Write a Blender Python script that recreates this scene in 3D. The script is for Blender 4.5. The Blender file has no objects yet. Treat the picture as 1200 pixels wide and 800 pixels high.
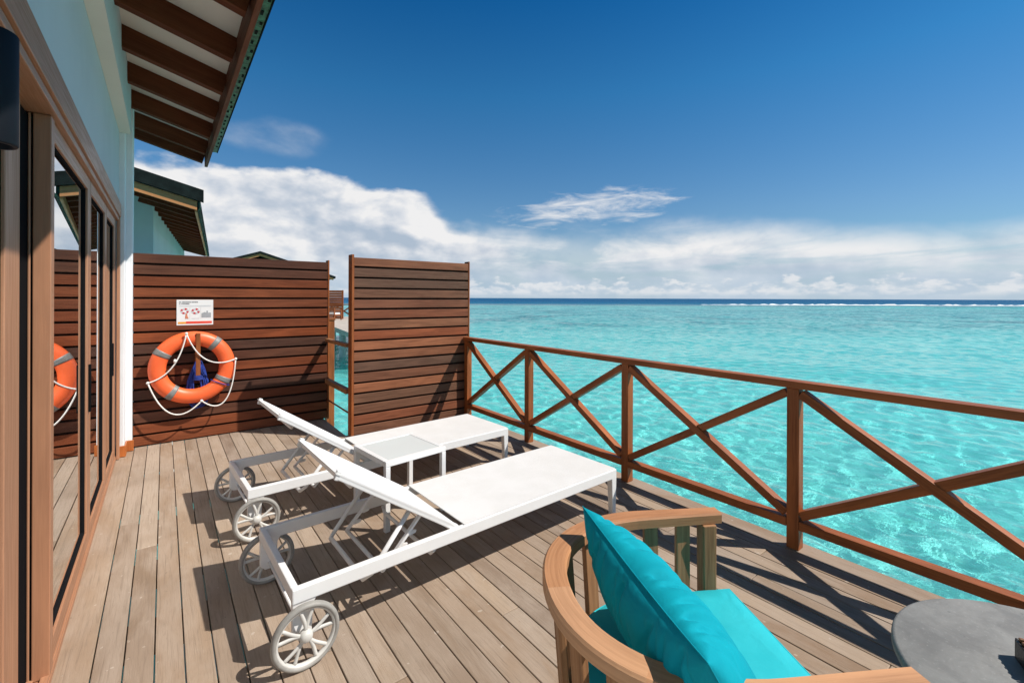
import bpy, math, random
import numpy as np
from mathutils import Vector, Matrix

sc = bpy.context.scene
COL = sc.collection
PI = math.pi
R = math.radians
rnd = random.Random(7)

# ------------------------------------------------------------------ camera
YAW = math.atan(408 / 533.33)
cam = bpy.data.cameras.new('camera')
camo = bpy.data.objects.new('camera', cam)
COL.objects.link(camo)
sc.camera = camo
cam.lens = 16.0
cam.sensor_width = 36.0
cam.clip_start = 0.05
cam.clip_end = 20000
cam.shift_y = -50.9 / 1200
F = Vector((math.sin(YAW), math.cos(YAW), 0))
Rt = Vector((math.cos(YAW), -math.sin(YAW), 0))
U = Vector((0, 0, 1))
ro = R(0.2)
R2 = Rt * math.cos(ro) + U * math.sin(ro)
U2 = U * math.cos(ro) - Rt * math.sin(ro)
M = Matrix((R2, U2, -F)).transposed().to_4x4()
M.translation = Vector((0, 0, 1.5))
camo.matrix_world = M

# ------------------------------------------------------------------ sun, sky
SUN = Vector((0.595, -0.588, 1.0)).normalized()
sun = bpy.data.lights.new('sun', 'SUN')
sun.energy = 4.9
sun.angle = R(0.5)
sun.color = (1.0, 0.94, 0.86)
suno = bpy.data.objects.new('sun', sun)
COL.objects.link(suno)
suno.rotation_euler = SUN.to_track_quat('Z', 'Y').to_euler()
sun.cycles.is_caustics_light = True
sc.view_settings.view_transform = 'Standard'
sc.view_settings.look = 'None'
sc.view_settings.gamma = 1
sc.view_settings.exposure = 0.27
sc.view_settings.use_curve_mapping = False


class NT:
    """tiny node-tree helper"""
    def __init__(s, nt):
        s.nt = nt

    def n(s, t, **k):
        nd = s.nt.nodes.new(t)
        for a, b in k.items():
            setattr(nd, a, b)
        return nd

    def put(s, sock, v):
        if v is None:
            return
        if isinstance(v, bpy.types.NodeSocket):
            s.nt.links.new(v, sock)
        elif isinstance(v, (tuple, list)) and len(v) == 3 and sock.type == 'RGBA':
            sock.default_value = (*v, 1)
        else:
            sock.default_value = v

    def m(s, op, a, b=None, c=None, clamp=False):
        nd = s.n('ShaderNodeMath', operation=op, use_clamp=clamp)
        for i, v in enumerate((a, b, c)):
            s.put(nd.inputs[i], v)
        return nd.outputs[0]

    def mr(s, v, a, b, c=0., d=1., smooth=True):
        nd = s.n('ShaderNodeMapRange', interpolation_type='SMOOTHSTEP' if smooth else 'LINEAR')
        for i, x in enumerate((v, a, b, c, d)):
            s.put(nd.inputs[i], x)
        return nd.outputs[0]

    def mix(s, f, a, b, blend='MIX'):
        nd = s.n('ShaderNodeMix', data_type='RGBA', blend_type=blend)
        s.put(nd.inputs[0], f); s.put(nd.inputs[6], a); s.put(nd.inputs[7], b)
        return nd.outputs[2]

    def noise(s, vec, scale, detail=4, rough=.5, dist=0, dim='3D'):
        nd = s.n('ShaderNodeTexNoise', noise_dimensions=dim)
        s.put(nd.inputs['Vector'], vec)
        nd.inputs['Scale'].default_value = scale
        nd.inputs['Detail'].default_value = detail
        nd.inputs['Roughness'].default_value = rough
        nd.inputs['Distortion'].default_value = dist
        return nd.outputs['Fac']

    def vmap(s, vec, scale=(1, 1, 1), loc=(0, 0, 0), rot=(0, 0, 0)):
        nd = s.n('ShaderNodeMapping')
        s.put(nd.inputs[0], vec)
        nd.inputs['Location'].default_value = loc
        nd.inputs['Rotation'].default_value = rot
        nd.inputs['Scale'].default_value = scale
        return nd.outputs[0]

    def xyz(s, a, b, c):
        nd = s.n('ShaderNodeCombineXYZ')
        for i, v in enumerate((a, b, c)):
            s.put(nd.inputs[i], v)
        return nd.outputs[0]

    def ramp(s, f, stops):
        nd = s.n('ShaderNodeValToRGB')
        e = nd.color_ramp.elements
        while len(e) < len(stops):
            e.new(0.5)
        for el, (p, c) in zip(e, stops):
            el.position = p
            el.color = (*c, 1) if len(c) == 3 else c
        s.put(nd.inputs[0], f)
        return nd.outputs[0]

    def bump(s, h, strength, dist=.01):
        nd = s.n('ShaderNodeBump')
        s.put(nd.inputs['Height'], h)
        nd.inputs['Strength'].default_value = strength
        nd.inputs['Distance'].default_value = dist
        return nd.outputs[0]


def build_world():
    w = bpy.data.worlds.new('World')
    sc.world = w
    w.use_nodes = True
    nt = w.node_tree
    k = NT(nt)
    bg = nt.nodes['Background']
    tc = k.n('ShaderNodeTexCoord').outputs['Generated']
    sep = k.n('ShaderNodeSeparateXYZ')
    k.put(sep.inputs[0], tc)
    x, y, z = sep.outputs
    zc = k.m('MAXIMUM', z, 0.02)
    vv = k.xyz(x, y, zc)
    sky = k.n('ShaderNodeTexSky', sky_type='NISHITA')
    sky.sun_disc = False
    sky.sun_elevation = math.asin(SUN.z)
    sky.sun_rotation = math.atan2(SUN.x, SUN.y)
    sky.altitude = 0
    sky.air_density = 1.0
    sky.dust_density = 0.35
    sky.ozone_density = 2.2
    k.put(sky.inputs[0], vv)
    az = k.m('MULTIPLY', k.m('ARCTAN2', x, y), 180 / PI)
    el = k.m('MULTIPLY', k.m('ARCSINE', z), 180 / PI)
    tint = k.ramp(k.mr(el, 0, 70, smooth=False), [(0, (1.0, 1.22, 1.36)), (.14, (.84, 1.24, 1.50)), (.34, (.33, 1.20, 1.66)), (.50, (.06, .86, 1.50)), (.66, (.03, .32, .56)), (1, (.02, .16, .28))])
    base = k.mix(1.0, sky.outputs[0], tint, 'MULTIPLY')
    hsv = k.n('ShaderNodeHueSaturation')
    hsv.inputs['Saturation'].default_value = 1.0
    hsv.inputs['Value'].default_value = 1.0
    k.put(hsv.inputs['Color'], base)
    base = hsv.outputs[0]
    # cloud bank: top elevation by azimuth
    fc = k.n('ShaderNodeFloatCurve')
    pts = [(-180, 3), (-60, 6), (-20, 12), (-1, 13.6), (8, 14.2), (15, 13.3), (22, 13.2), (28, 11.2), (33, 8.8), (38, 8.0), (50, 8.2), (62, 8.3), (74, 7.0), (80, 6.6), (90, 5.8), (130, 4), (180, 3)]
    cv = fc.mapping.curves[0]
    while len(cv.points) < len(pts):
        cv.points.new(0.5, 0.5)
    for p, (a, t) in zip(cv.points, pts):
        p.location = ((a + 180) / 360, t / 20)
    fc.mapping.update()
    k.put(fc.inputs['Value'], k.m('DIVIDE', k.m('ADD', az, 180), 360))
    top = k.m('MULTIPLY', fc.outputs[0], 20)
    pa = k.xyz(k.m('MULTIPLY', az, .055), k.m('MULTIPLY', el, .10), 0.0)
    big = k.noise(pa, 1.7, 9, .52, .1)
    wav = k.noise(k.vmap(pa, (.55, 1.7, 1), (3.1, 7.7, 0)), 1.9, 8, .6, .6)
    fine = k.noise(k.vmap(pa, (1, 1, 1), (9, 4, 0)), 7, 7, .6, .3)
    left = k.mr(az, 38, 22)            # 1 in the big bank on the left
    d = k.m('SUBTRACT', top, el)
    d2 = k.m('ADD', d, k.m('MULTIPLY', k.m('SUBTRACT', big, .5), k.mr(az, 24, 44, 9.5, 5.0)))
    edge = k.mr(d2, k.m('ADD', -1.4, k.m('MULTIPLY', left, .9)), k.m('SUBTRACT', 2.6, k.m('MULTIPLY', left, 1.7)))
    dens = k.mr(k.m('ADD', wav, k.m('MULTIPLY', left, .16)), .36, .58, .36, .98)
    dens = k.m('MAXIMUM', dens, k.m('MULTIPLY', left, .93))
    mask = k.m('MULTIPLY', edge, dens)
    # wisps above the layer
    wx = k.m('DIVIDE', k.m('SUBTRACT', az, 47.0), 11.5)
    wy = k.m('DIVIDE', k.m('SUBTRACT', k.m('SUBTRACT', el, 10.9), k.m('MULTIPLY', wx, .9)), 2.3)
    wd = k.m('SUBTRACT', 1.0, k.m('ADD', k.m('MULTIPLY', wx, wx), k.m('MULTIPLY', wy, wy)))
    wn = k.noise(k.vmap(pa, (1, 2.6, 1), (1.3, 2.2, 0), (0, 0, -.15)), 3.2, 9, .66, .5)
    wm = k.mr(k.m('ADD', k.m('MULTIPLY', wd, .26), wn), .50, .92, 0, .85)
    wm = k.m('MULTIPLY', wm, k.mr(wd, -1.2, .2))
    # a loose puff high over the roof end
    qx = k.m('DIVIDE', k.m('SUBTRACT', az, 9.5), 5)
    qy = k.m('DIVIDE', k.m('SUBTRACT', el, 17.2), 2.0)
    qd = k.m('SUBTRACT', 1.0, k.m('ADD', k.m('MULTIPLY', qx, qx), k.m('MULTIPLY', qy, qy)))
    qm = k.mr(k.m('ADD', k.m('MULTIPLY', qd, .22), big), .42, 1.05, 0, .50)
    qm = k.m('MULTIPLY', qm, k.mr(qd, -1.2, .3))
    mask = k.m('MAXIMUM', mask, k.m('MAXIMUM', wm, qm))
    # cloud shading
    up = k.noise(k.vmap(pa, (1, 1, 1), (.06, .09, 0)), 1.7, 5, .5, .1)
    relief = k.m('MULTIPLY', k.m('SUBTRACT', big, up), k.mr(az, 22, 44, 4.2, 2.6))
    sh = k.m('ADD', k.m('ADD', k.mr(az, 24, 46, .60, .76), relief), k.m('MULTIPLY', k.m('SUBTRACT', fine, .5), .28))
    sh = k.m('ADD', sh, k.m('MULTIPLY', k.mr(d2, 5.5, .3), .22))
    low = k.mr(el, 3.5, 7.5, 0.0, 1.0)
    sh = k.m('ADD', sh, k.m('MULTIPLY', k.m('SUBTRACT', low, 1), .14))
    ccol = k.ramp(sh, [(.15, (6.6, 7.9, 9.6)), (.45, (8.6, 9.5, 10.8)), (.72, (11.2, 11.6, 12.3)), (.95, (13.6, 13.5, 13.5))])
    out = k.mix(mask, base, ccol)
    # pale air at the horizon and a row of small cumulus
    hz = k.mr(el, 6.0, 0.3, 0, .80)
    out = k.mix(hz, out, (6.8, 8.8, 10.8))
    cn = k.noise(k.vmap(pa, (2.4, 3.2, 1), (5, 1, 0)), 3.0, 8, .58, .2)
    ch = k.m('ADD', 1.9, k.m('MULTIPLY', k.m('SUBTRACT', k.noise(k.vmap(pa, (1, 0, 0), (2, 0, 0)), 6, 3), .5), 4.6))
    cd = k.m('ADD', k.m('SUBTRACT', ch, el), k.m('MULTIPLY', k.m('SUBTRACT', cn, .5), 4.0))
    cm = k.m('MULTIPLY', k.mr(cd, -.15, .55), k.mr(el, .15, .9, .15, .85))
    ccn = k.mix(k.mr(cn, .38, .62), (8.0, 9.5, 11.0), (12.2, 12.5, 12.9))
    out = k.mix(cm, out, ccn)
    k.put(bg.inputs['Color'], out)
    bg.inputs['Strength'].default_value = 0.054


build_world()

# ------------------------------------------------------------------ mesh helper


class MB:
    """collects shapes, builds ONE mesh object"""
    def __init__(s):
        s.v, s.f, s.uv, s.sm = [], [], [], []

    def add(s, verts, faces, uvs, smooth=False):
        o = len(s.v)
        s.v += [tuple(p) for p in verts]
        for f, u in zip(faces, uvs):
            s.f.append([o + i for i in f])
            s.uv += u
            s.sm.append(smooth)

    def bar(s, p0, p1, w, h, up=(0, 0, 1), w1=None, h1=None):
        """rectangular bar between two points, w sideways, h along up; tapers to w1,h1"""
        p0, p1 = Vector(p0), Vector(p1)
        d = (p1 - p0); L = d.length; d.normalize()
        up = Vector(up)
        side = d.cross(up)
        if side.length < 1e-5:
            side = d.cross(Vector((1, 0, 0)))
        side.normalize()
        u = side.cross(d).normalized()
        w1 = w if w1 is None else w1
        h1 = h if h1 is None else h1
        vs = []
        for p, a, b in ((p0, w, h), (p1, w1, h1)):
            for sx, sz in ((-1, -1), (1, -1), (1, 1), (-1, 1)):
                vs.append(p + side * (sx * a / 2) + u * (sz * b / 2))
        fs = [(0, 3, 2, 1), (4, 5, 6, 7), (0, 1, 5, 4), (1, 2, 6, 5), (2, 3, 7, 6), (3, 0, 4, 7)]
        ou, ov = rnd.random() * 50, rnd.random() * 50
        uvs = [[(ou, ov), (ou, ov + h), (ou + w, ov + h), (ou + w, ov)], [(ou, ov), (ou + w, ov), (ou + w, ov + h), (ou, ov + h)]]
        acc = ov
        for t in (w, h, w, h):
            uvs.append([(ou, acc), (ou, acc + t), (ou + L, acc + t), (ou + L, acc)])
            acc += t
        s.add(vs, fs, uvs)
        return s

    def box(s, x0, x1, y0, y1, z0, z1):
        """axis aligned box, grain along its longest side"""
        dx, dy, dz = x1 - x0, y1 - y0, z1 - z0
        cx, cy, cz = (x0 + x1) / 2, (y0 + y1) / 2, (z0 + z1) / 2
        if dy >= dx and dy >= dz:
            return s.bar((cx, y0, cz), (cx, y1, cz), dx, dz)
        if dx >= dz:
            return s.bar((x0, cy, cz), (x1, cy, cz), dy, dz)
        return s.bar((cx, cy, z0), (cx, cy, z1), dx, dy, up=(0, 1, 0))

    def poly(s, pts, direction):
        """extrude a flat polygon along direction"""
        n = len(pts)
        pts = [Vector(p) for p in pts]
        d = Vector(direction)
        vs = pts + [p + d for p in pts]
        fs = [tuple(range(n)), tuple(range(2 * n - 1, n - 1, -1))] + [(i, i + n, (i + 1) % n + n, (i + 1) % n) for i in range(n)]
        nrm = (pts[1] - pts[0]).cross(pts[2] - pts[1])
        if nrm.dot(d) > 0:
            fs = [tuple(reversed(f)) for f in fs]
        ax = (pts[1] - pts[0]).normalized()
        ay = nrm.cross(ax).normalized()
        ou = rnd.random() * 30
        dn = d.normalized()
        uvs = []
        for f in fs:
            uvs.append([(ou + vs[i].dot(ax), vs[i].dot(ay) + vs[i].dot(dn)) for i in f])
        s.add(vs, fs, uvs)
        return s

    def sweep(s, pts, sect, closed=False, up=(0, 0, 1), smooth=True, scale=None, ends=True):
        """sweep a closed section [(side, up)] along 3D points"""
        P = [Vector(p) for p in pts]
        n = len(P); k = len(sect)
        up = Vector(up)
        vs = []; T = []
        L = 0; Ls = []
        for i in range(n):
            a = P[i - 1] if (i > 0 or closed) else P[i]
            b = P[(i + 1) % n] if (i < n - 1 or closed) else P[i]
            d = (b - a).normalized()
            side = d.cross(up)
            if side.length < 1e-4:
                side = Vector((1, 0, 0)) if not T else T[-1]
            side.normalize(); T.append(side)
            u = side.cross(d).normalized()
            sc_ = 1 if scale is None else scale[i]
            for (a_, b_) in sect:
                vs.append(P[i] + side * a_ * sc_ + u * b_ * sc_)
            if i:
                L += (P[i] - P[i - 1]).length
            Ls.append(L)
        per = [0]
        for j in range(k):
            q = sect[(j + 1) % k]
            per.append(per[-1] + math.hypot(q[0] - sect[j][0], q[1] - sect[j][1]))
        fs, uvs = [], []
        ou = rnd.random() * 40
        m = n if closed else n - 1
        for i in range(m):
            i2 = (i + 1) % n
            la, lb = Ls[i], Ls[i2] if i2 else Ls[i] + .05
            for j in range(k):
                j2 = (j + 1) % k
                fs.append((i * k + j, i2 * k + j, i2 * k + j2, i * k + j2))
                uvs.append([(ou + la, per[j]), (ou + lb, per[j]), (ou + lb, per[j + 1]), (ou + la, per[j + 1])])
        if not closed and ends:
            fs.append(tuple(range(k))); uvs.append([(ou + a, b) for a, b in sect])
            fs.append(tuple(n * k - 1 - i for i in range(k))); uvs.append([(ou + a, b) for a, b in sect])
        s.add(vs, fs, uvs, smooth)
        return s

    def tube(s, pts, r, n=10, closed=False, up=(0, 0, 1)):
        return s.sweep(pts, [(r * math.cos(t * 2 * PI / n), r * math.sin(t * 2 * PI / n)) for t in range(n)], closed, up)

    def lathe(s, prof, c=(0, 0, 0), axis='Z', n=48):
        """prof: [(r, h)] closed by poles where r=0"""
        vs, fs, uvs = [], [], []
        k = len(prof)
        for i in range(n):
            a = 2 * PI * i / n
            for r, h in prof:
                p = (r * math.cos(a), r * math.sin(a), h)
                if axis == 'Y':
                    p = (p[0], p[2], p[1])
                vs.append(Vector(p) + Vector(c))
        for i in range(n):
            i2 = (i + 1) % n
            for j in range(k - 1):
                if prof[j][0] == 0 and prof[j + 1][0] == 0:
                    continue
                f = (i * k + j, i2 * k + j, i2 * k + j + 1, i * k + j + 1)
                if axis == 'Y':
                    f = tuple(reversed(f))
                fs.append(f)
                uvs.append([(i / n, j / k)] * 4)
        s.add(vs, fs, uvs, True)
        return s

    def build(s, name, mat, parent=None, bevel=0, seg=2, autosmooth=False, loc=None, rot=None):
        me = bpy.data.meshes.new(name)
        me.from_pydata(s.v, [], s.f)
        uvl = me.uv_layers.new(name='UVMap')
        uvl.data.foreach_set('uv', np.array(s.uv, dtype=np.float32).ravel())
        me.polygons.foreach_set('use_smooth', s.sm)
        me.materials.append(mat)
        me.update()
        o = bpy.data.objects.new(name, me)
        COL.objects.link(o)
        if parent:
            o.parent = parent
        if loc:
            o.location = loc
        if rot:
            o.rotation_euler = rot
        if bevel:
            b = o.modifiers.new('bevel', 'BEVEL')
            b.width = bevel; b.segments = seg; b.limit_method = 'ANGLE'; b.angle_limit = R(35)
            b.harden_normals = False
        return o


def thing(name, label, cat, loc=(0, 0, 0), rz=0, group=None):
    o = bpy.data.objects.new(name, None)
    COL.objects.link(o)
    o.empty_display_size = .1
    o.location = loc
    o.rotation_euler = (0, 0, rz)
    return tag(o, label, cat, group)


def tag(o, label, cat, group=None):
    o['label'] = label
    o['category'] = cat
    if group:
        o['group'] = group
    return o


def struct(o):
    o['kind'] = 'structure'
    return o


def dup(o, parent=None):
    c = o.copy()
    COL.objects.link(c)
    c.parent = parent
    for ch in list(o.children):
        dup(ch, c)
    return c


# ------------------------------------------------------------------ materials
def new_mat(name):
    m = bpy.data.materials.new(name)
    m.use_nodes = True
    k = NT(m.node_tree)
    return m, k, m.node_tree.nodes['Principled BSDF']


def wood(name, cols, rough=.55, grain=.5, bump=.25, spec=.22, knots=.3, var=1.0):
    """cols: list of board colours picked per island"""
    m, k, b = new_mat(name)
    uv = k.n('ShaderNodeTexCoord').outputs['UV']
    rpi = k.n('ShaderNodeNewGeometry').outputs['Random Per Island']
    off = k.xyz(k.m('MULTIPLY', rpi, 37.0), k.m('MULTIPLY', rpi, 91.0), k.m('MULTIPLY', rpi, 13.0))
    va = k.n('ShaderNodeVectorMath', operation='ADD')
    k.put(va.inputs[0], uv); k.put(va.inputs[1], off)
    v = va.outputs[0]
    g1 = k.noise(k.vmap(v, (1.2, 34, 1)), 3.0, 6, .6, .6)
    g2 = k.noise(k.vmap(v, (2.5, 150, 1)), 4.0, 3, .6, .2)
    g3 = k.noise(k.vmap(v, (1.0, 5, 1)), 1.8, 3, .5, .8)
    n = len(cols)
    col = k.ramp(rpi, [((i + .5) / n, c) for i, c in enumerate(cols)]) if n > 1 else None
    if col is None:
        rgb = k.n('ShaderNodeRGB'); rgb.outputs[0].default_value = (*cols[0], 1)
        col = rgb.outputs[0]
    dark = k.mix(1.0, col, (.50, .44, .40), 'MULTIPLY')
    light = k.mix(1.0, col, (1.28, 1.27, 1.25), 'MULTIPLY')
    c = k.mix(k.mr(g1, .36, .66, 0, grain), col, dark)
    c = k.mix(k.mr(g3, .42, .72, 0, .75 * var), c, light)
    c = k.mix(k.mr(g2, .56, .70, 0, .35 * grain), c, dark)
    k.put(b.inputs['Base Color'], c)
    k.put(b.inputs['Roughness'], k.mr(g1, .3, .7, rough - .06, rough + .12))
    b.inputs['Specular IOR Level'].default_value = spec
    h = k.m('ADD', k.m('MULTIPLY', g1, .6), k.m('MULTIPLY', g2, .5))
    k.put(b.inputs['Normal'], k.bump(h, bump, .004))
    return m


def paint(name, col, rough=.5, var=.06, scale=3.0, bump=.0, bscale=120, spec=.5, coat=0):
    m, k, b = new_mat(name)
    oc = k.n('ShaderNodeTexCoord').outputs['Object']
    n1 = k.noise(oc, scale, 6, .62)
    lo = tuple(c * (1 - var) for c in col)
    hi = tuple(min(1, c * (1 + var)) for c in col)
    k.put(b.inputs['Base Color'], k.mix(k.mr(n1, .35, .65), lo, hi))
    b.inputs['Roughness'].default_value = rough
    b.inputs['Specular IOR Level'].default_value = spec
    b.inputs['Coat Weight'].default_value = coat
    if bump:
        k.put(b.inputs['Normal'], k.bump(k.noise(oc, bscale, 3, .6), bump, .003))
    return m


MAT = {}
def make_materials():
    # weathered deck boards: grey-brown, stains and dry patches of their own
    m, k, b = new_mat('deck_wood')
    tc = k.n('ShaderNodeTexCoord')
    uv = tc.outputs['UV']; oc = tc.outputs['Object']
    rpi = k.n('ShaderNodeNewGeometry').outputs['Random Per Island']
    va = k.n('ShaderNodeVectorMath', operation='ADD')
    k.put(va.inputs[0], uv)
    k.put(va.inputs[1], k.xyz(k.m('MULTIPLY', rpi, 41.), k.m('MULTIPLY', rpi, 77.), 0.))
    v = va.outputs[0]
    g1 = k.noise(k.vmap(v, (1.0, 26, 1)), 3.0, 7, .62, .9)
    g2 = k.noise(k.vmap(v, (3.0, 220, 1)), 4.0, 2, .6, .1)
    g3 = k.noise(k.vmap(v, (1.1, 3.4, 1)), 1.5, 5, .6, .9)
    sp = k.noise(oc, 42, 4, .6)
    big = k.noise(oc, 1.3, 4, .6)
    base = k.ramp(rpi, [(.05, (.285, .200, .136)), (.20, (.365, .282, .212)), (.36, (.225, .158, .108)), (.5, (.315, .250, .195)), (.65, (.255, .172, .112)), (.8, (.400, .305, .222)), (.95, (.215, .158, .118))])
    c = k.mix(k.mr(g3, .35, .65, 0, .55), base, (.40, .325, .262))
    c = k.mix(k.mr(big, .48, .68, 0, .40), c, (.225, .165, .118))
    c = k.mix(k.mr(g1, .50, .72, 0, .50), c, (.17, .125, .09))
    c = k.mix(k.mr(g2, .55, .68, 0, .38), c, (.14, .10, .075))
    c = k.mix(k.mr(sp, .66, .74, 0, .6), c, (.13, .095, .07))
    c = k.mix(k.mr(k.noise(oc, 21, 2), .70, .735, 0, .5), c, (.52, .45, .38))
    k.put(b.inputs['Base Color'], c)
    k.put(b.inputs['Roughness'], k.mr(g1, .3, .7, .52, .72))
    b.inputs['Specular IOR Level'].default_value = .22
    h = k.m('ADD', k.m('MULTIPLY', g1, .7), k.m('MULTIPLY', g2, .5))
    k.put(b.inputs['Normal'], k.bump(h, .45, .004))
    MAT['deck'] = m
    MAT['screen'] = wood('screen_wood', [(.150, .036, .014), (.085, .038, .024), (.215, .062, .024), (.120, .030, .012), (.078, .036, .024), (.235, .060, .020), (.095, .044, .028), (.17, .048, .02)], .5, .7, .3)
    MAT['screen_grey'] = wood('screen_wood_weathered', [(.165, .070, .040), (.230, .090, .045), (.125, .066, .043), (.290, .135, .072), (.290, .075, .026), (.135, .070, .045), (.24, .10, .052)], .55, .7, .3)
    MAT['screen_dark'] = wood('screen_backing_wood', [(.03, .014, .009)], .8)
    MAT['rail'] = wood('rail_wood', [(.27, .080, .023), (.32, .100, .029), (.235, .068, .020), (.29, .088, .026)], .45, .65, .25, .3, var=1.3)
    MAT['doorwood'] = wood('door_wood', [(.41, .198, .108), (.37, .18, .10), (.43, .218, .124)], .42, .30, .12, .5, var=.5)
    MAT['teak'] = wood('teak', [(.47, .240, .118), (.36, .155, .066), (.50, .275, .150)], .5, .42, .2, .2, var=1.3)
    MAT['teak_dark'] = wood('teak_slats', [(.30, .13, .055), (.33, .18, .09), (.27, .115, .05), (.30, .17, .09)], .55, .7, .3, .2)
    MAT['rafter'] = wood('rafter_wood', [(.12, .036, .015), (.135, .042, .018), (.11, .032, .013)], .7, .5, .2, .12)
    MAT['fascia'] = wood('fascia_wood', [(.15, .048, .024)], .6, .4, .2, .2)
    MAT['barge'] = wood('barge_wood', [(.55, .25, .10)], .5, .4, .2)
    MAT['skirting'] = wood('skirting_wood', [(.42, .13, .035)], .4, .4, .15)
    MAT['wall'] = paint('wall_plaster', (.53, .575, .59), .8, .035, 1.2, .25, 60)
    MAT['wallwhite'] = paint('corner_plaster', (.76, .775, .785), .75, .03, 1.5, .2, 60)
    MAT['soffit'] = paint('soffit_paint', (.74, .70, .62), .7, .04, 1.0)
    MAT['green'] = paint('green_shingle', (.030, .15, .095), .5, .6, 22.0, .4, 30)
    MAT['greendark'] = paint('dark_green_shingle', (.012, .05, .035), .6, .6, 22.0, .4, 30, .2)
    MAT['roofdark'] = paint('roof_shingle', (.010, .016, .015), .85, .3, 6.0, .5, 25, .1)
    MAT['black'] = paint('black_rubber', (.008, .008, .009), .9, spec=.04)
    MAT['navy'] = paint('lamp_metal', (.006, .008, .013), .6, spec=.2)
    MAT['white'] = paint('white_metal', (.74, .74, .735), .32, .02, 6, .03, 200, .5)
    MAT['wheel'] = paint('wheel_plastic', (.56, .55, .52), .42, .10, 9, .05, 60)
    MAT['tyre'] = paint('tyre_rubber', (.27, .26, .24), .6, .16, 12, .1, 60)
    MAT['grey_band'] = paint('reflective_band', (.20, .20, .19), .45, .1, 20)
    MAT['orange'] = paint('buoy_orange', (.87, .135, .035), .42, .06, 5, .15, 25, .5)
    MAT['rope'] = paint('white_rope', (.80, .78, .74), .85, .06, 30, .6, 260)
    MAT['bluerope'] = paint('blue_rope', (.010, .035, .24), .75, .25, 40, .6, 200)
    MAT['interior'] = paint('room_wall', (.34, .27, .22), .9)
    MAT['interiorfloor'] = wood('room_floor', [(.14, .08, .05), (.12, .07, .045)], .35, .4, .1)
    MAT['curtain'] = paint('curtain_cloth', (.52, .44, .38), .95, .05, 3)
    MAT['signwhite'] = paint('sign_white', (.78, .78, .77), .4, .02)
    MAT['ink'] = paint('sign_ink', (.06, .06, .07), .6)
    MAT['inkgrey'] = paint('sign_grey', (.34, .36, .38), .6)
    MAT['inklight'] = paint('sign_light_grey', (.56, .58, .60), .6)
    MAT['inkred'] = paint('sign_red', (.55, .02, .03), .5)
    MAT['inkorange'] = paint('sign_orange', (.80, .33, .03), .5)
    MAT['inkband'] = paint('sign_band', (.75, .07, .035), .5)
    MAT['inkskin'] = paint('sign_skin', (.62, .22, .12), .5)
    MAT['steel'] = paint('steel', (.55, .55, .53), .25); MAT['steel'].node_tree.nodes['Principled BSDF'].inputs['Metallic'].default_value = 1
    MAT['concrete'] = paint('pier_concrete', (.62, .62, .60), .8, .1, 4)
    MAT['fardeck'] = paint('far_deck_boards', (.46, .41, .36), .8, .12, 2)
    # mesh sling cloth
    m, k, b = new_mat('sling_mesh')
    oc = k.n('ShaderNodeTexCoord').outputs['Object']
    w1 = k.n('ShaderNodeTexWave', wave_type='BANDS', bands_direction='X'); k.put(w1.inputs['Vector'], oc); w1.inputs['Scale'].default_value = 140
    w2 = k.n('ShaderNodeTexWave', wave_type='BANDS', bands_direction='Y'); k.put(w2.inputs['Vector'], oc); w2.inputs['Scale'].default_value = 140
    h = k.m('ADD', w1.outputs['Fac'], w2.outputs['Fac'])
    cl = k.noise(oc, 5, 5, .6)
    k.put(b.inputs['Base Color'], k.mix(k.mr(cl, .35, .65), (.67, .66, .645), (.71, .70, .69)))
    b.inputs['Roughness'].default_value = .6
    k.put(b.inputs['Normal'], k.bump(h, .25, .001))
    MAT['sling'] = m
    # teal canvas; light and shade between seat and pillow put into two tones
    for key_, nm_, lo_, hi_ in (('teal', 'teal_canvas', (.0015, .27, .345), (.002, .31, .39)), ('teallit', 'lit_teal_canvas', (.02, .40, .46), (.03, .44, .50))):
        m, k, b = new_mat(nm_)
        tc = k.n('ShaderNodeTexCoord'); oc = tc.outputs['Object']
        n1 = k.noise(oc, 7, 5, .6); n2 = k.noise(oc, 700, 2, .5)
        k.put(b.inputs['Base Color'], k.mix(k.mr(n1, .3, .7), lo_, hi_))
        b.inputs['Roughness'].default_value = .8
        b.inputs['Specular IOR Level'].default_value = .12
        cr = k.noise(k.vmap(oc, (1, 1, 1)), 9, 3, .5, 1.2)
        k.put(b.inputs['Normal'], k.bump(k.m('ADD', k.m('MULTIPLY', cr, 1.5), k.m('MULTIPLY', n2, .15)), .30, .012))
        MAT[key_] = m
    # grey stone table top
    m, k, b = new_mat('grey_stone')
    oc = k.n('ShaderNodeTexCoord').outputs['Object']
    n1 = k.noise(oc, 9, 9, .68, .4); n2 = k.noise(oc, 90, 5, .7); n3 = k.noise(oc, 30, 3, .6)
    c = k.mix(k.mr(n1, .3, .7), (.17, .17, .165), (.26, .26, .25))
    c = k.mix(k.mr(n2, .55, .72, 0, .55), c, (.36, .36, .345))
    c = k.mix(k.mr(n3, .66, .76, 0, .6), c, (.085, .088, .09))
    k.put(b.inputs['Base Color'], c)
    b.inputs['Roughness'].default_value = .62
    k.put(b.inputs['Normal'], k.bump(n2, .3, .002))
    MAT['stone'] = m
    # frosted glass table top
    m, k, b = new_mat('frosted_glass')
    oc = k.n('ShaderNodeTexCoord').outputs['Object']
    b.inputs['Base Color'].default_value = (.70, .76, .76, 1)
    b.inputs['Roughness'].default_value = .16
    b.inputs['Transmission Weight'].default_value = .15
    k.put(b.inputs['Roughness'], k.mr(k.noise(oc, 3, 2), .35, .65, .16, .24))
    MAT['frost'] = m
    # window glass
    m = bpy.data.materials.new('door_glass'); m.use_nodes = True
    nt = m.node_tree; nt.nodes.clear(); k = NT(nt)
    out = k.n('ShaderNodeOutputMaterial')
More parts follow.
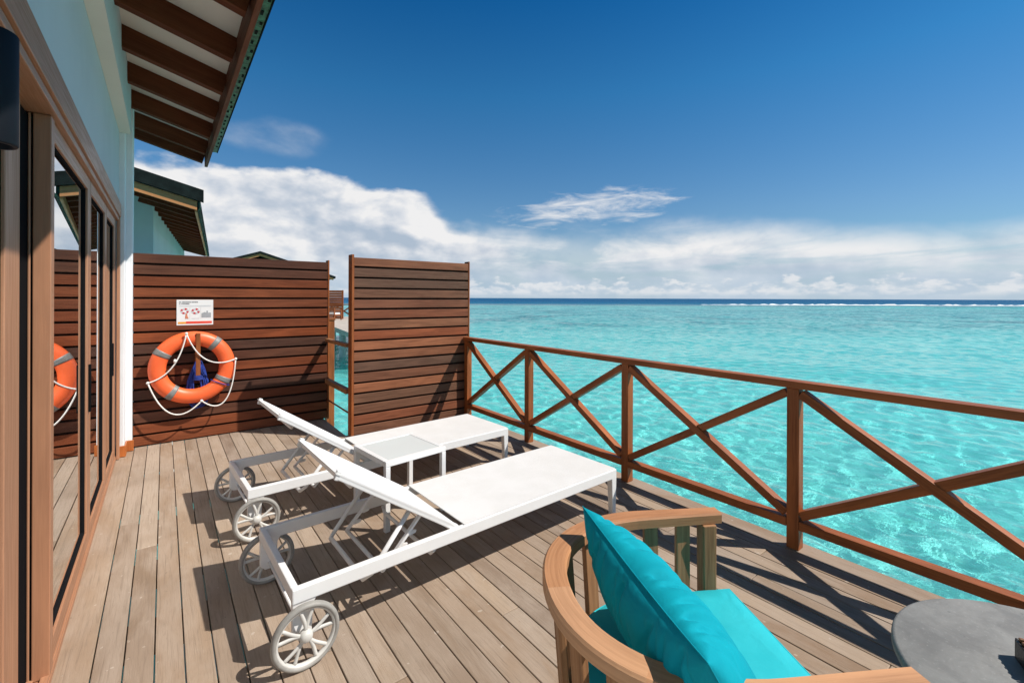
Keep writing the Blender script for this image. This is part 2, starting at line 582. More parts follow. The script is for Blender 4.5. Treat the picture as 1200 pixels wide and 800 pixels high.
    tr = k.n('ShaderNodeBsdfTransparent'); tr.inputs[0].default_value = (.48, .47, .45, 1)
    gl = k.n('ShaderNodeBsdfGlossy'); gl.inputs['Roughness'].default_value = .004; gl.inputs[0].default_value = (.92, .95, .97, 1)
    fr = k.n('ShaderNodeFresnel'); fr.inputs[0].default_value = 1.75
    mx = k.n('ShaderNodeMixShader')
    nt.links.new(k.m('ADD', k.m('MULTIPLY', fr.outputs[0], .88), .02, clamp=True), mx.inputs[0])
    nt.links.new(tr.outputs[0], mx.inputs[1]); nt.links.new(gl.outputs[0], mx.inputs[2]); nt.links.new(mx.outputs[0], out.inputs[0])
    MAT['glass'] = m
    # rattan
    MAT['rattan'] = paint('rattan', (.020, .013, .010), .4, .4, 60, .6, 120)
    MAT['cane'] = paint('brown_cane', (.17, .075, .03), .35, .4, 30)
    MAT['foam'] = paint('sea_foam', (.85, .88, .90), .9, .05, .2)


make_materials()

# ------------------------------------------------------------------ the sea
WZ = -1.45


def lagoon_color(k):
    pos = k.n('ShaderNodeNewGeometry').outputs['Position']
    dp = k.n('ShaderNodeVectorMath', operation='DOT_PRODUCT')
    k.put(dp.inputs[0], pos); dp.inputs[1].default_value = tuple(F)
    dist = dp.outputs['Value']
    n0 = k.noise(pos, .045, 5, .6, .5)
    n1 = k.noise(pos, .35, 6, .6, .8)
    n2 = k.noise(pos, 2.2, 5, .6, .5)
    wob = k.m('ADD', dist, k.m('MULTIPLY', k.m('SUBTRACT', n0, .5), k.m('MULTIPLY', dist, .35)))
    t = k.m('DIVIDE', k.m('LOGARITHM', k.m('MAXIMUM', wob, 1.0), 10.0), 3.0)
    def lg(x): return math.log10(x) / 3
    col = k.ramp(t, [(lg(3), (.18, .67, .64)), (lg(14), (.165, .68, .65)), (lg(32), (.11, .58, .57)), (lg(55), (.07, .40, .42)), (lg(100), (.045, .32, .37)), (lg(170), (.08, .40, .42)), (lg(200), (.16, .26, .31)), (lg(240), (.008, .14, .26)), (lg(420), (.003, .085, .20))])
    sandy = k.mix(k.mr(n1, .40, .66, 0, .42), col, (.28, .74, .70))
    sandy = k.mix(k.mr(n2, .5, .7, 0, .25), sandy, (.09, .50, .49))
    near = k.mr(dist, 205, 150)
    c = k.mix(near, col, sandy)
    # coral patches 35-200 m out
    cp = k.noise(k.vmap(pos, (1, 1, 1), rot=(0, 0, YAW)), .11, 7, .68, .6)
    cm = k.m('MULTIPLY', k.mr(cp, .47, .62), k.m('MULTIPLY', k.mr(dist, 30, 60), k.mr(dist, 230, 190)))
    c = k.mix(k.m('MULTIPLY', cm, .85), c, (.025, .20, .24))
    return c


def build_sea():
    # water surface: real waves on a polar grid that coarsens with distance
    rng = np.random.default_rng(11)
    waves = []
    for i in range(54):
        lam = float(np.exp(rng.uniform(math.log(.17), math.log(1.05))))
        a = rng.normal(math.radians(15), .95)
        kk = 2 * math.pi / lam
        waves.append((kk * math.cos(a), kk * math.sin(a), .0031 * lam ** 1.0, rng.uniform(0, 6.28), lam))
    for i in range(16):
        lam = float(np.exp(rng.uniform(math.log(2.5), math.log(12))))
        a = rng.normal(math.radians(20), .5)
        kk = 2 * math.pi / lam
        waves.append((kk * math.cos(a), kk * math.sin(a), .0014 * lam ** .9, rng.uniform(0, 6.28), lam))
    yaw = math.degrees(YAW)
    a_f = np.arange(yaw - 62, yaw + 62, .16)
    a_c = np.arange(yaw + 62, yaw + 298, 4.0)
    ang = np.radians(np.concatenate([a_f, a_c]))
    rr = [.3]
    while rr[-1] < 9000:
        rr.append(rr[-1] * (1.0042 if rr[-1] < 60 else 1.02) + .004)
    rr = np.array(rr)
    A, Q = np.meshgrid(ang, rr)
    X = Q * np.sin(A); Y = Q * np.cos(A)
    Z = np.zeros_like(X)
    cell = np.where(Q < 60, Q * .0042, Q * .02) + .004
    for kx, ky, am, ph, lam in waves:
        att = np.clip((lam / cell - 2.5) / 4.0, 0, 1)
        Z += am * att * np.sin(kx * X + ky * Y + ph)
    # sharpen crests a little
    Z = Z + WZ
    n, m = X.shape
    co = np.stack([X, Y, Z], -1).reshape(-1, 3)
    idx = np.arange(n * m).reshape(n, m)
    nx = np.roll(idx, -1, axis=1)
    f = np.stack([idx[:-1], idx[1:], nx[1:], nx[:-1]], -1).reshape(-1, 4)
    me = bpy.data.meshes.new('water')
    me.vertices.add(n * m); me.vertices.foreach_set('co', co.ravel())
    me.loops.add(f.size); me.loops.foreach_set('vertex_index', f[:, ::-1].ravel().astype(np.int32))
    me.polygons.add(len(f)); me.polygons.foreach_set('loop_start', np.arange(0, f.size, 4, dtype=np.int32))
    me.polygons.foreach_set('use_smooth', np.ones(len(f), dtype=bool))
    me.update(); me.validate()
    o = bpy.data.objects.new('water', me); COL.objects.link(o)
    mt, k, b = new_mat('sea_water')
    b.inputs['Base Color'].default_value = (.93, 1, 1, 1)
    b.inputs['Transmission Weight'].default_value = 1
    b.inputs['Roughness'].default_value = 0.0
    b.inputs['IOR'].default_value = 1.333
    oc = k.n('ShaderNodeTexCoord').outputs['Object']
    # ripples too fine for the mesh, and far chop
    r1 = k.noise(k.vmap(oc, (1, 1.6, 1)), 9, 3, .6)
    r2 = k.noise(k.vmap(oc, (.5, 1.0, 1)), 1.1, 5, .65)
    pos = k.n('ShaderNodeNewGeometry').outputs['Position']
    ln = k.n('ShaderNodeVectorMath', operation='LENGTH'); k.put(ln.inputs[0], pos)
    far = k.mr(k.m('LOGARITHM', ln.outputs['Value'], 10.0), math.log10(14), math.log10(140))
    bp = k.bump(k.m('ADD', k.m('MULTIPLY', r1, .16), k.m('MULTIPLY', r2, 1.0)), .28, .12)
    def col(scale, vs, d):
        nd = k.n('ShaderNodeTexNoise'); k.put(nd.inputs['Vector'], k.vmap(oc, vs)); nd.inputs['Scale'].default_value = scale
        nd.inputs['Detail'].default_value = d; nd.inputs['Roughness'].default_value = .65
        sb_ = k.n('ShaderNodeVectorMath', operation='SUBTRACT'); k.put(sb_.inputs[0], nd.outputs['Color']); sb_.inputs[1].default_value = (.5, .5, .5)
        ml = k.n('ShaderNodeVectorMath', operation='MULTIPLY'); k.put(ml.inputs[0], sb_.outputs[0]); ml.inputs[1].default_value = (1, 1, 0)
        return ml.outputs[0]
    tilt = col(1.3, (1, 1, 1), 4)
    sc1 = k.n('ShaderNodeVectorMath', operation='SCALE'); k.put(sc1.inputs[0], tilt); far2 = k.mr(ln.outputs['Value'], 170, 260)
    k.put(sc1.inputs['Scale'], k.m('ADD', k.m('MULTIPLY', far, 2.2), k.m('MULTIPLY', far2, 2.0)))
    ad = k.n('ShaderNodeVectorMath', operation='ADD'); k.put(ad.inputs[0], bp); k.put(ad.inputs[1], sc1.outputs[0])
    nm = k.n('ShaderNodeVectorMath', operation='NORMALIZE'); k.put(nm.inputs[0], ad.outputs[0])
    k.put(b.inputs['Normal'], nm.outputs[0])
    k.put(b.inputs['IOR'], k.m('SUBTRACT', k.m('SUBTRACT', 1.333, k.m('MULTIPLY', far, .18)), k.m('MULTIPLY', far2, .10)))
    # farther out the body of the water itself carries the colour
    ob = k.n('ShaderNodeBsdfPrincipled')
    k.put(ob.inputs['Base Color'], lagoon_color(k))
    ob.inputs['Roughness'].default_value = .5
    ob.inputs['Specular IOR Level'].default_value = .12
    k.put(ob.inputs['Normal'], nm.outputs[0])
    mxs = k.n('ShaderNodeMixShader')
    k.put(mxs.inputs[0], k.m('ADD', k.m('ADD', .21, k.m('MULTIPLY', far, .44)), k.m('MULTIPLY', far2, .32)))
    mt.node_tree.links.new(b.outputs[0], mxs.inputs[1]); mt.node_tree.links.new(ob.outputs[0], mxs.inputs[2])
    mt.node_tree.links.new(mxs.outputs[0], mt.node_tree.nodes['Material Output'].inputs['Surface'])
    me.materials.append(mt)
    o.cycles.is_caustics_caster = True
    struct(o)
    # sea bed: pale sand in the lagoon, coral patches, deep beyond the reef edge
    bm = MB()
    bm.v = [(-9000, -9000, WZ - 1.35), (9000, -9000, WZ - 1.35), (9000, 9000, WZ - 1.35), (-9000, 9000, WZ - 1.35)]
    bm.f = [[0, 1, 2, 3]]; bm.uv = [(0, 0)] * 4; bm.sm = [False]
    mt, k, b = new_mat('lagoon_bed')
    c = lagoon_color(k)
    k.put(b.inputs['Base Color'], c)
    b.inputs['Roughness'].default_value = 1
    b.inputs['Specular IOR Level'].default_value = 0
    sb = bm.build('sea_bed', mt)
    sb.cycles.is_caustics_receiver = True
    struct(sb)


build_sea()


# ------------------------------------------------------------------ breaking wave on the reef
def build_breaker():
    mb = MB()
    r = random.Random(5)
    base = F * 222
    u = -6.0
    lat0, lat1 = 92, 330
    x = lat0
    prev = None
    pts = []
    while x < lat1:
        h = .62 * min(1, (x - lat0) / 40 + .2) * r.uniform(.1, 1.0)
        pts.append((base + Rt * x + F * r.uniform(-1.0, 1.0), h))
        x += r.uniform(.8, 2.4)
    prof = [(-2.2, 0), (-1.0, .55), (-.2, 1.0), (.6, .7), (1.8, 0)]
    vs, fs, uv = [], [], []
    for p, h in pts:
        for a, b in prof:
            q = p + F * a * r.uniform(.8, 1.2)
            vs.append((q.x, q.y, WZ - .05 + b * h + (.06 if b else 0)))
    n = len(prof)
    for i in range(len(pts) - 1):
        for j in range(n - 1):
            fs.append((i * n + j, (i + 1) * n + j, (i + 1) * n + j + 1, i * n + j + 1)); uv.append([(0, 0)] * 4)
    mb.add(vs, fs, uv, True)
    o = mb.build('breaking_wave', MAT['foam'])
    o['kind'] = 'stuff'
    tag(o, 'long white line of surf breaking on the reef near the horizon', 'surf')


build_breaker()

# ------------------------------------------------------------------ deck
DX0, DX1 = -.36, 3.13


def build_deck():
    mb = MB()
    g = .0045
    pitch = .1002
    r = random.Random(3)
    x = -.328 - pitch * 0
    xs = []
    first = True
    x = -.36
    edges = [-.36]
    e = -.227
    while e < DX1 - .06:
        edges.append(e); e += pitch
    edges.append(DX1)
    for i in range(len(edges) - 1):
        a, b = edges[i] + g / 2, edges[i + 1] - g / 2
        y = -3.5 - r.uniform(0, 2)
        yend = 5.965 if a < 1.54 else 5.03
        joints = []
        while y < yend:
            y2 = y + r.uniform(3.6, 6.2)
            y2 = min(y2, yend)
            if yend - y2 < .5:
                y2 = yend
            mb.box(a, b, y + .0015, y2 - .0015, -.025 + r.uniform(-.0012, .0012), r.uniform(-.0012, .0012))
            y = y2
    o = mb.build('deck', MAT['deck'], bevel=.003, seg=2)
    struct(o)
    fr = MB()
    # joists and edge beams below
    for y in [-3.3 + .6 * i for i in range(14)] + [4.9]:
        fr.box(-.3, 3.0, y, y + .06, -.17, -.03)
    fr.box(-.3, 1.56, 5.5, 5.56, -.17, -.03)
    fr.box(3.03, 3.09, -3.4, 4.97, -.24, -.03)
    fr.box(1.535, 1.575, 4.99, 5.87, -.24, -.03)
    fr.box(-.3, 1.5, 5.82, 5.87, -.24, -.03)
    struct(fr.build('deck_frame', MAT['screen']))
    pl = MB()
    for x_, y_ in ((2.6, .3), (2.6, 4.3), (.2, .3), (.2, 4.3), (2.6, -3.0), (.2, -3.0)):
        pl.lathe([(0, -1.5), (.15, -1.5), (.15, 1.3), (0, 1.3)], (x_, y_, -1.5), n=20)
    struct(pl.build('deck_piles', MAT['concrete']))


build_deck()


# ------------------------------------------------------------------ villa (the wall and roof we stand beside)
def roof_z(x):            # underside of the roof boards
    return 3.42 - .27 * x


def shingle_edge(mb, x, y0, y1, z, r):
    y = y0
    while y < y1:
        w = r.uniform(.07, .16)
        d = r.uniform(-.006, .012)
        mb.box(x, x + .022 + d, y, min(y + w - .004, y1), z + r.uniform(-.012, .012), z + .085 + r.uniform(-.01, .01))
        y += w


def build_roof(parent, dx, y0, y1, ys, inner=-4.6, wallx=-.25, fas_mat='fascia', thick=.07):
    """roof sloping down to the sea, eave at x=.417+dx, between y0 and y1 (local frame of parent)"""
    r = random.Random(21)
    for y in ys:
        m = MB()
        m.bar((wallx - .15 + dx, y, roof_z(wallx - .15) - .082), (.395 + dx, y, roof_z(.395) - .082), .075, .158)
        m.build('rafter', MAT['rafter'], parent, .003)
    # underside boards
    m = MB()
    e = .40
    m.poly([(inner + dx, y0, roof_z(inner)), (e + dx, y0, roof_z(e)), (e + dx, y0, roof_z(e) + .018), (inner + dx, y0, roof_z(inner) + .018)], (0, y1 - y0, 0))
    m.build('soffit', MAT['soffit'], parent)
    # covering
    m = MB()
    e = .462
    m.poly([(inner + dx, y0 - .03, roof_z(inner) + .022), (e + dx, y0 - .03, roof_z(e) + .022), (e + dx, y0 - .03, roof_z(e) + .022 + thick), (inner + dx, y0 - .03, roof_z(inner) + .022 + thick)], (0, y1 - y0 - .25, 0))
    rf = m.build('roof', MAT['roofdark'], parent)
    m = MB()
    m.box(.40 + dx, .432 + dx, y0, y1, 3.125, roof_z(.40) + .018)
    m.build('fascia_board', MAT[fas_mat], parent, .003)
    m = MB()
    m.box(.436 + dx, .478 + dx, y0 - .02, y1 - .66, 3.152, 3.20)
    m.box(.436 + dx, .470 + dx, y0 - .02, y1 - .66, 3.203, 3.30)
    m.build('shingle_edge', MAT['green' if fas_mat == 'fascia' else 'greendark'], parent, .002)
    m = MB()
    m.box(.479 + dx, .486 + dx, y0 - .02, y1 - .665, 3.146, 3.206)
    y = y0
    while y < y1 - .8:
        w = r.uniform(.030, .055); xx = .446 + dx + r.uniform(-.004, .012)
        m.box(xx, xx + .014, y, y + w, 3.148, 3.1515)
        y += r.uniform(.10, .17)
    m.build('shingle_gaps', MAT['roofdark'], parent)
    return rf


def build_villa():
    v = thing('villa', 'pale blue water villa with wide glass doors, at the left edge of the deck', 'villa')
    YE = 5.6
    # wall above and beside the doors
    m = MB()
    m.box(-.50, -.335, -4.5, YE, 2.335, 3.04)
    m.box(-.50, -.335, -4.5, 1.52, -.3, 2.335)
    m.box(-5.0, -.25, -4.5, YE, 3.04, 3.60)
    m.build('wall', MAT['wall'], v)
    m = MB(); m.box(-.334, -.252, -4.5, YE, 3.030, 3.0385); m.build('lit_ledge_soffit', MAT['soffit'], v)  # light bounced up under the ledge, painted in as a cream board
    m = MB()
    m.box(-.50, -.292, YE + .002, 5.77, -.3, 3.55)
    m.box(-.50, -.243, 5.772, 5.99, -.3, 3.53)
    m.box(-5.0, -.502, 5.70, 5.96, -.3, 3.6)
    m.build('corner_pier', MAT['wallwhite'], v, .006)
    m = MB()
    m.box(-.345, -.275, YE - .014, YE - .002, 0.004, .115)
    m.box(-.345 + .0, -.280, YE - .012, YE + .0, 0.002, .116)
    m = MB()
    m.box(-.334, -.280, YE - .016, YE, .003, .105)
    m.box(-.290, -.229, 5.755, 5.770, .003, .105)
    m.box(-.290, -.278, YE + .003, 5.754, .003, .105)
    m.build('skirting', MAT['skirting'], v, .002)
    # casing around the opening
    m = MB()
    m.box(-.345, -.318, 1.50, YE - .01, 2.235, 2.36)
    m.box(-.50, -.330, 1.52, YE - .03, 2.20, 2.233)
    m.box(-.345, -.322, 5.52, YE - .02, .003, 2.233)
    m.box(-.50, -.330, 1.46, 1.52, .003, 2.233)
    m.build('door_casing', MAT['doorwood'], v, .003)
    m = MB()
    m.box(-.52, -.345, 1.52, 5.54, -.02, .028)
    m.box(-.372, -.348, 1.52, 5.52, .028, .040)
    m.box(-.412, -.392, 1.52, 5.52, .028, .040)
    m.build('door_sill', MAT['doorwood'], v, .002)

    def panel(x, y0, y1, s0, s1, handle=None, th=.045, label=None):
        d = MB()
        z0, z1 = .042, 2.198
        d.box(x - th, x, y0, y0 + s0, z0, z1)
        d.box(x - th, x, y1 - s1, y1, z0, z1)
        d.box(x - th, x, y0 + s0 + .001, y1 - s1 - .001, z1 - .075, z1)
        d.box(x - th, x, y0 + s0 + .001, y1 - s1 - .001, z0, z0 + .085)
        p = d.build('sliding_door', MAT['doorwood'], v, .003)
        gx = x - th / 2
        g = MB()
        ya, yb, za, zb = y0 + s0, y1 - s1, z0 + .085, z1 - .075
        for a, b, c, e in ((ya, ya + .012, za, zb), (yb - .014, yb, za, zb), (ya, yb, za, za + .012), (ya, yb, zb - .012, zb)):
            g.box(x - th + .004, x - .010, a + .0005, b - .0005, c + .0005, e - .0005)
        g.build('gasket', MAT['black'], p)
        g = MB()
        g.box(gx - .003, gx + .003, ya + .004, yb - .004, za + .004, zb - .004)
        g.build('glass', MAT['glass'], p)
        if handle:
            h = MB()
            h.box(x, x + .012, handle, handle + .022, .82, 1.10)
            h.build('handle', MAT['black'], p, .003)
        return p
    panel(-.405, 1.54, 2.335, .10, .185)
    panel(-.352, 2.545, 3.70, .035, .10, 3.64)
    panel(-.352, 3.715, 4.66, .035, .10)
    panel(-.352, 4.675, 5.51, .035, .14, None)
    # tall post where the leaves meet
    m = MB()
    m.box(-.397, -.346, 2.48, 2.542, .03, 2.198); m.box(-.411, -.403, 2.484, 2.54, .03, 2.198)
    m.build('door_post', MAT['doorwood'], v, .003)
    m = MB()
    m.box(-.450, -.412, 2.350, 2.50, .03, 2.19); m.box(-.402, -.398, 2.486, 2.53, .03, 2.19)
    m.build('door_seal', MAT['black'], v)
    m = MB()
    m.box(-.351, -.340, 5.17, 5.19, .82, 1.10)
    m.build('door_handle', MAT['black'], v, .003)
    # room behind the glass
    m = MB()
    m.box(-4.6, -4.5, -4.4, 5.6, -.05, 3.0)
    m.box(-4.5, -.52, -4.5, -4.4, -.05, 3.0)
    m.box(-4.5, -.52, 5.60, 5.68, -.05, 3.0)
    m.box(-4.5, -.52, -4.4, 5.6, 2.55, 2.62)
    m.build('room', MAT['interior'], v)
    m = MB()
    for i in range(18):
        m.box(-4.5 + i * .22, -4.5 + i * .22 + .218, -4.4, 5.58, -.05, -.012)
    m.build('room_floor', MAT['interiorfloor'], v)

    def curtain(y0, y1, x):
        c = MB()
        pts = []
        n = int((y1 - y0) / .012)
        for i in range(n):
            t = i / (n - 1)
            pts.append((x + .035 * math.sin(t * (y1 - y0) * 62) + .012 * math.sin(t * 91), y0 + t * (y1 - y0)))
        vs, fs, uv = [], [], []
        for a, b in pts:
            vs += [(a, b, .02), (a, b, 2.30)]
        for i in range(n - 1):
            fs.append((2 * i, 2 * i + 2, 2 * i + 3, 2 * i + 1)); uv.append([(0, 0)] * 4)
        c.add(vs, fs, uv, True)
        o = c.build('curtain', MAT['curtain'], v)
        so = o.modifiers.new('thick', 'SOLIDIFY'); so.thickness = .002
    curtain(1.55, 2.35, -.62)
    curtain(4.7, 5.5, -.62)
    build_roof(v, 0, -4.5, 6.87, [3.74 + .66 * i - .66 * 12 for i in range(17)] + [6.81])
    return v


build_villa()


def build_lamp():
    t = thing('wall_lamp', 'black cylinder wall lamp beside the glass doors, cut by the left edge', 'lamp', (-.30, 1.43, 1.82))
    m = MB()
    m.lathe([(0, .012), (.036, .012), (.036, 0), (.043, 0), (.045, .003), (.045, .236), (.043, .239), (.036, .239), (.036, .227), (0, .227)], (.005, 0, 0), n=36)
    m.build('lamp_body', MAT['navy'], t)
    m = MB(); m.box(-.034, -.026, -.035, .035, .07, .18); m.box(-.03, .0, -.012, .012, .11, .14)
    m.build('wall_bracket', MAT['navy'], t, .002)


build_lamp()


# ------------------------------------------------------------------ privacy screens
def build_screen(label, x0, x1, y, mats, seed, post_l, post_r, z1=1.955, n=17, joint=None):
    """slatted screen whose sea-facing side is at -Y"""
    t = thing('privacy_screen', label, 'privacy screen', (x0, y, 0), 0, 'slatted privacy screens on the deck')
    W = x1 - x0
    pitch = (z1 - .012) / n
    a, b = (.028 if post_l else 0), W - (.018 if post_r else 0)
    m = MB()
    r = random.Random(seed)
    for i in range(n):
        zz = .012 + i * pitch
        cut = [a + .001, b - .001] if not joint else [a + .001, joint - .001, joint + .001, b - .001]
        for q in range(0, len(cut), 2):
            m.box(cut[q], cut[q + 1], 0 + r.uniform(-.0015, .0015), .022, zz + r.uniform(-.001, .001), zz + pitch - .0225)
    m.build('slats', mats, t, .0025)
    m = MB()
    for i in range(n):
        zz = .012 + i * pitch
        m.box(a + .001, b - .001, .070, .092, zz, zz + pitch - .0225)
    m.build('rear_slats', mats, t, .0025)
    m = MB()
    m.box(a + .004, b - .004, .034, .058, .0, z1 - .02)
    m.build('backing', MAT['screen_dark'], t)
    m = MB()
    for xx in (.36 * W, .72 * W):
        m.box(xx - .02, xx + .02, .0225, .0695, .0, z1 - .03)
    m.build('batten', MAT['screen_dark'], t)
    if post_l:
        m = MB(); m.box(0, .026, -.012, .104, 0, z1 + .008)
        m.build('post', MAT['rail'], t, .003)
    if post_r:
        m = MB(); m.box(W - .017, W, -.006, .098, 0, z1 + .004)
        m.build('post', MAT['rail'], t, .003)
    return t


build_screen('wide dark slatted wood screen beside the villa wall, with the lifebuoy and notice on it', -.243, 1.63, 5.86, MAT['screen'], 1, False, True)
build_screen('narrower slatted wood screen with paler boards, joining the end of the railing', 1.60, 3.09, 4.93, MAT['screen_grey'], 2, True, True)


# ------------------------------------------------------------------ railing
def build_railing():
    t = thing('deck_railing', 'brown wooden railing with crossed braces along the sea edge of the deck', 'railing', (3.035, 0, 0))
    ys = [4.87, 3.67, 2.40, 1.145, -.11, -1.365, -2.62]
    m = MB(); m.box(-.045, .045, -3.4, 4.92, .965, 1.008)
    m.build('top_rail', MAT['rail'], t, .004)
    for i, y in enumerate(ys):
        m = MB(); m.box(-.034, .034, y - .034, y + .034, .001, .964)
        m.build('post', MAT['rail'], t, .004)
    for i in range(len(ys) - 1):
        a, b = ys[i + 1] + .035, ys[i] - .035
        m = MB(); m.box(-.036, .034, a, b, .125, .178)
        m.build('bottom_rail', MAT['rail'], t, .003)
        m = MB(); m.bar((.006, a + .004, .935), (.006, b - .004, .205), .050, .068, up=(1, 0, 0))
        m.build('brace', MAT['rail'], t, .003)
        ca, cb = Vector((-.006, a + .004, .205)), Vector((-.006, b - .004, .935))
        m = MB(); m.bar(ca, cb, .052, .060, up=(1, 0, 0))
        m.build('brace', MAT['rail'], t, .003)
    # lower end skirts of the braces are half lapped at the crossing
    return t


build_railing()


def build_side_railing():
    t = thing('gap_railing', 'short open wooden railing in the gap between the two slatted screens', 'railing', (1.60, 5.4, 0))
    m = MB(); m.box(-.025, .03, -.36, .44, .955, .995); m.build('top_rail', MAT['teak_dark'], t, .003)
    m = MB(); m.box(-.025, .03, -.36, .44, .445, .50); m.build('middle_rail', MAT['teak_dark'], t, .003)
    m = MB(); m.tube([(0, -.36, .245), (0, .44, .245)], .009); m.build('bottom_bar', MAT['rail'], t)


build_side_railing()


# ------------------------------------------------------------------ lifebuoy, hook, rope, notice on the screen
def build_lifebuoy():
    C0 = Vector((.245, 5.755, .772))
    t = thing('lifebuoy', 'orange lifebuoy ring with grey bands and white rope hung on the dark screen', 'lifebuoy', C0)
    RM, ra, rb = .298, .074, .060          # ring radius, tube radius in plane, thickness
    def ring_pt(a, rr=RM, y=0):
        return Vector((rr * math.cos(a), y, rr * math.sin(a)))
    sect = [(ra * math.cos(i * 2 * PI / 20), rb * math.sin(i * 2 * PI / 20)) for i in range(20)]
    N = 96
    m = MB()
    m.sweep([ring_pt(i * 2 * PI / N) for i in range(N)], [(b, a) for a, b in sect], True, up=(0, 1, 0))
    # section given as (side, up) with up=Y: side = radial
    m = MB()
    m.sweep([ring_pt(i * 2 * PI / N) for i in range(N)], [(math.cos(q) * ra, math.sin(q) * rb) for q in [i * 2 * PI / 20 for i in range(20)]], True, up=(0, 1, 0))
    m.build('ring', MAT['orange'], t)
    for deg in (52, 149, 234, -29):
        m = MB()
        pts = [ring_pt(R(deg + d)) for d in (-5, -2.5, 0, 2.5, 5)]
        m.sweep(pts, [(math.cos(q) * (ra + .0025), math.sin(q) * (rb + .0025)) for q in [i * 2 * PI / 24 for i in range(24)]], False, up=(0, 1, 0))
        m.build('reflective_band', MAT['grey_band'], t)
    # rope: fixed at four points, hanging between them
    rope = MB()
    yf = -.070

    def hang(p, q, mid, n=22):
        out = []
        for i in range(n):
            s = i / (n - 1)
            a = Vector(p) * (1 - s) ** 2 + Vector(mid) * 2 * s * (1 - s) + Vector(q) * s * s
            out.append(a)
        return out
    top = (-.062, yf - .008, .355); rgt = (.372, yf + .02, .063); bot = (.068, yf, -.345); lft = (-.368, yf + .02, -.118)
    rope.tube(hang(top, rgt, (.07, yf - .02, -.06)), .0064, 8)
    rope.tube(hang(top, lft, (-.13, yf - .02, -.06)), .0064, 8)
    rope.tube(hang(lft, bot, (-.20, yf + .01, -.66)), .0064, 8)
    rope.tube(hang(bot, rgt, (.33, yf + .01, -.60)), .0064, 8)
    for p in (top, rgt, bot, lft):
        rope.lathe([(0, -.014), (.011, -.010), (.014, 0), (.011, .010), (0, .014)], p, n=10)
    rope.lathe([(0, -.022), (.011, -.012), (.012, 0), (.011, .012), (0, .022)], (-.155, yf - .016, .085), n=10)
    rope.build('grab_rope', MAT['rope'], t)
    lash = MB()
    a = R(-38)
    loop = []
    for i in range(24):
        q = i * 2 * PI / 24
        c = ring_pt(a, RM + (ra + .006) * math.cos(q))
        loop.append(Vector((c.x, (rb + .006) * math.sin(q), c.z)) + Vector((.02, 0, .012)) * math.cos(q))
    lash.tube(loop, .005, 6, True, up=(.3, .2, 1))
    lash.build('blue_lashing', MAT['bluerope'], t)
    # bracket
    b = thing('lifebuoy_bracket', 'reddish wooden bracket on the screen that the lifebuoy hangs from', 'bracket', (.283, 5.86, .68))
    m = MB()
    m.box(-.020, .020, -.028, -.002, .0, .43)
    m.build('back_plate', MAT['rail'], b, .003)
    m = MB()
    m.box(-.018, .018, -.149, -.030, .300, .345); m.box(-.020, .020, -.172, -.150, .01, .445)
    m.build('peg', MAT['rail'], b, .003)
    # coil of blue rope
    c = thing('rope_coil', 'coil of blue rope hanging behind the lifebuoy on its bracket', 'rope', (.283, 5.785, .62))
    m = MB()
    r = random.Random(4)
    for i in range(13):
        w = r.uniform(.06, .125); bot_ = r.uniform(-.30, -.12); y = r.uniform(-.012, .012); topz = r.uniform(.16, .22)
        cx = r.uniform(-.02, .02)
        pts = []
        for j in range(28):
            q = j * 2 * PI / 28
            xx = cx + w * math.sin(q) * (.35 + .65 * (1 - math.cos(q)) / 2)
            zz = (topz + bot_) / 2 + (topz - bot_) / 2 * math.cos(q)
            pts.append((xx + r.uniform(-.003, .003), y + .008 * math.sin(q * 2 + i), zz))
        m.tube(pts, .0065, 6, True, up=(0, 1, 0))
    m.build('coil', MAT['bluerope'], c)
    m = MB()
    for i in range(5):
        m.tube([(-.04 + .002 * i, -.022, .02 + .013 * i), (0, -.028, .015 + .013 * i), (.04, -.022, .02 + .013 * i), (.04, .02, .02 + .013 * i), (-.04, .02, .02 + .013 * i)], .0065, 6, True)
    m.build('wrap', MAT['bluerope'], c)


build_lifebuoy()


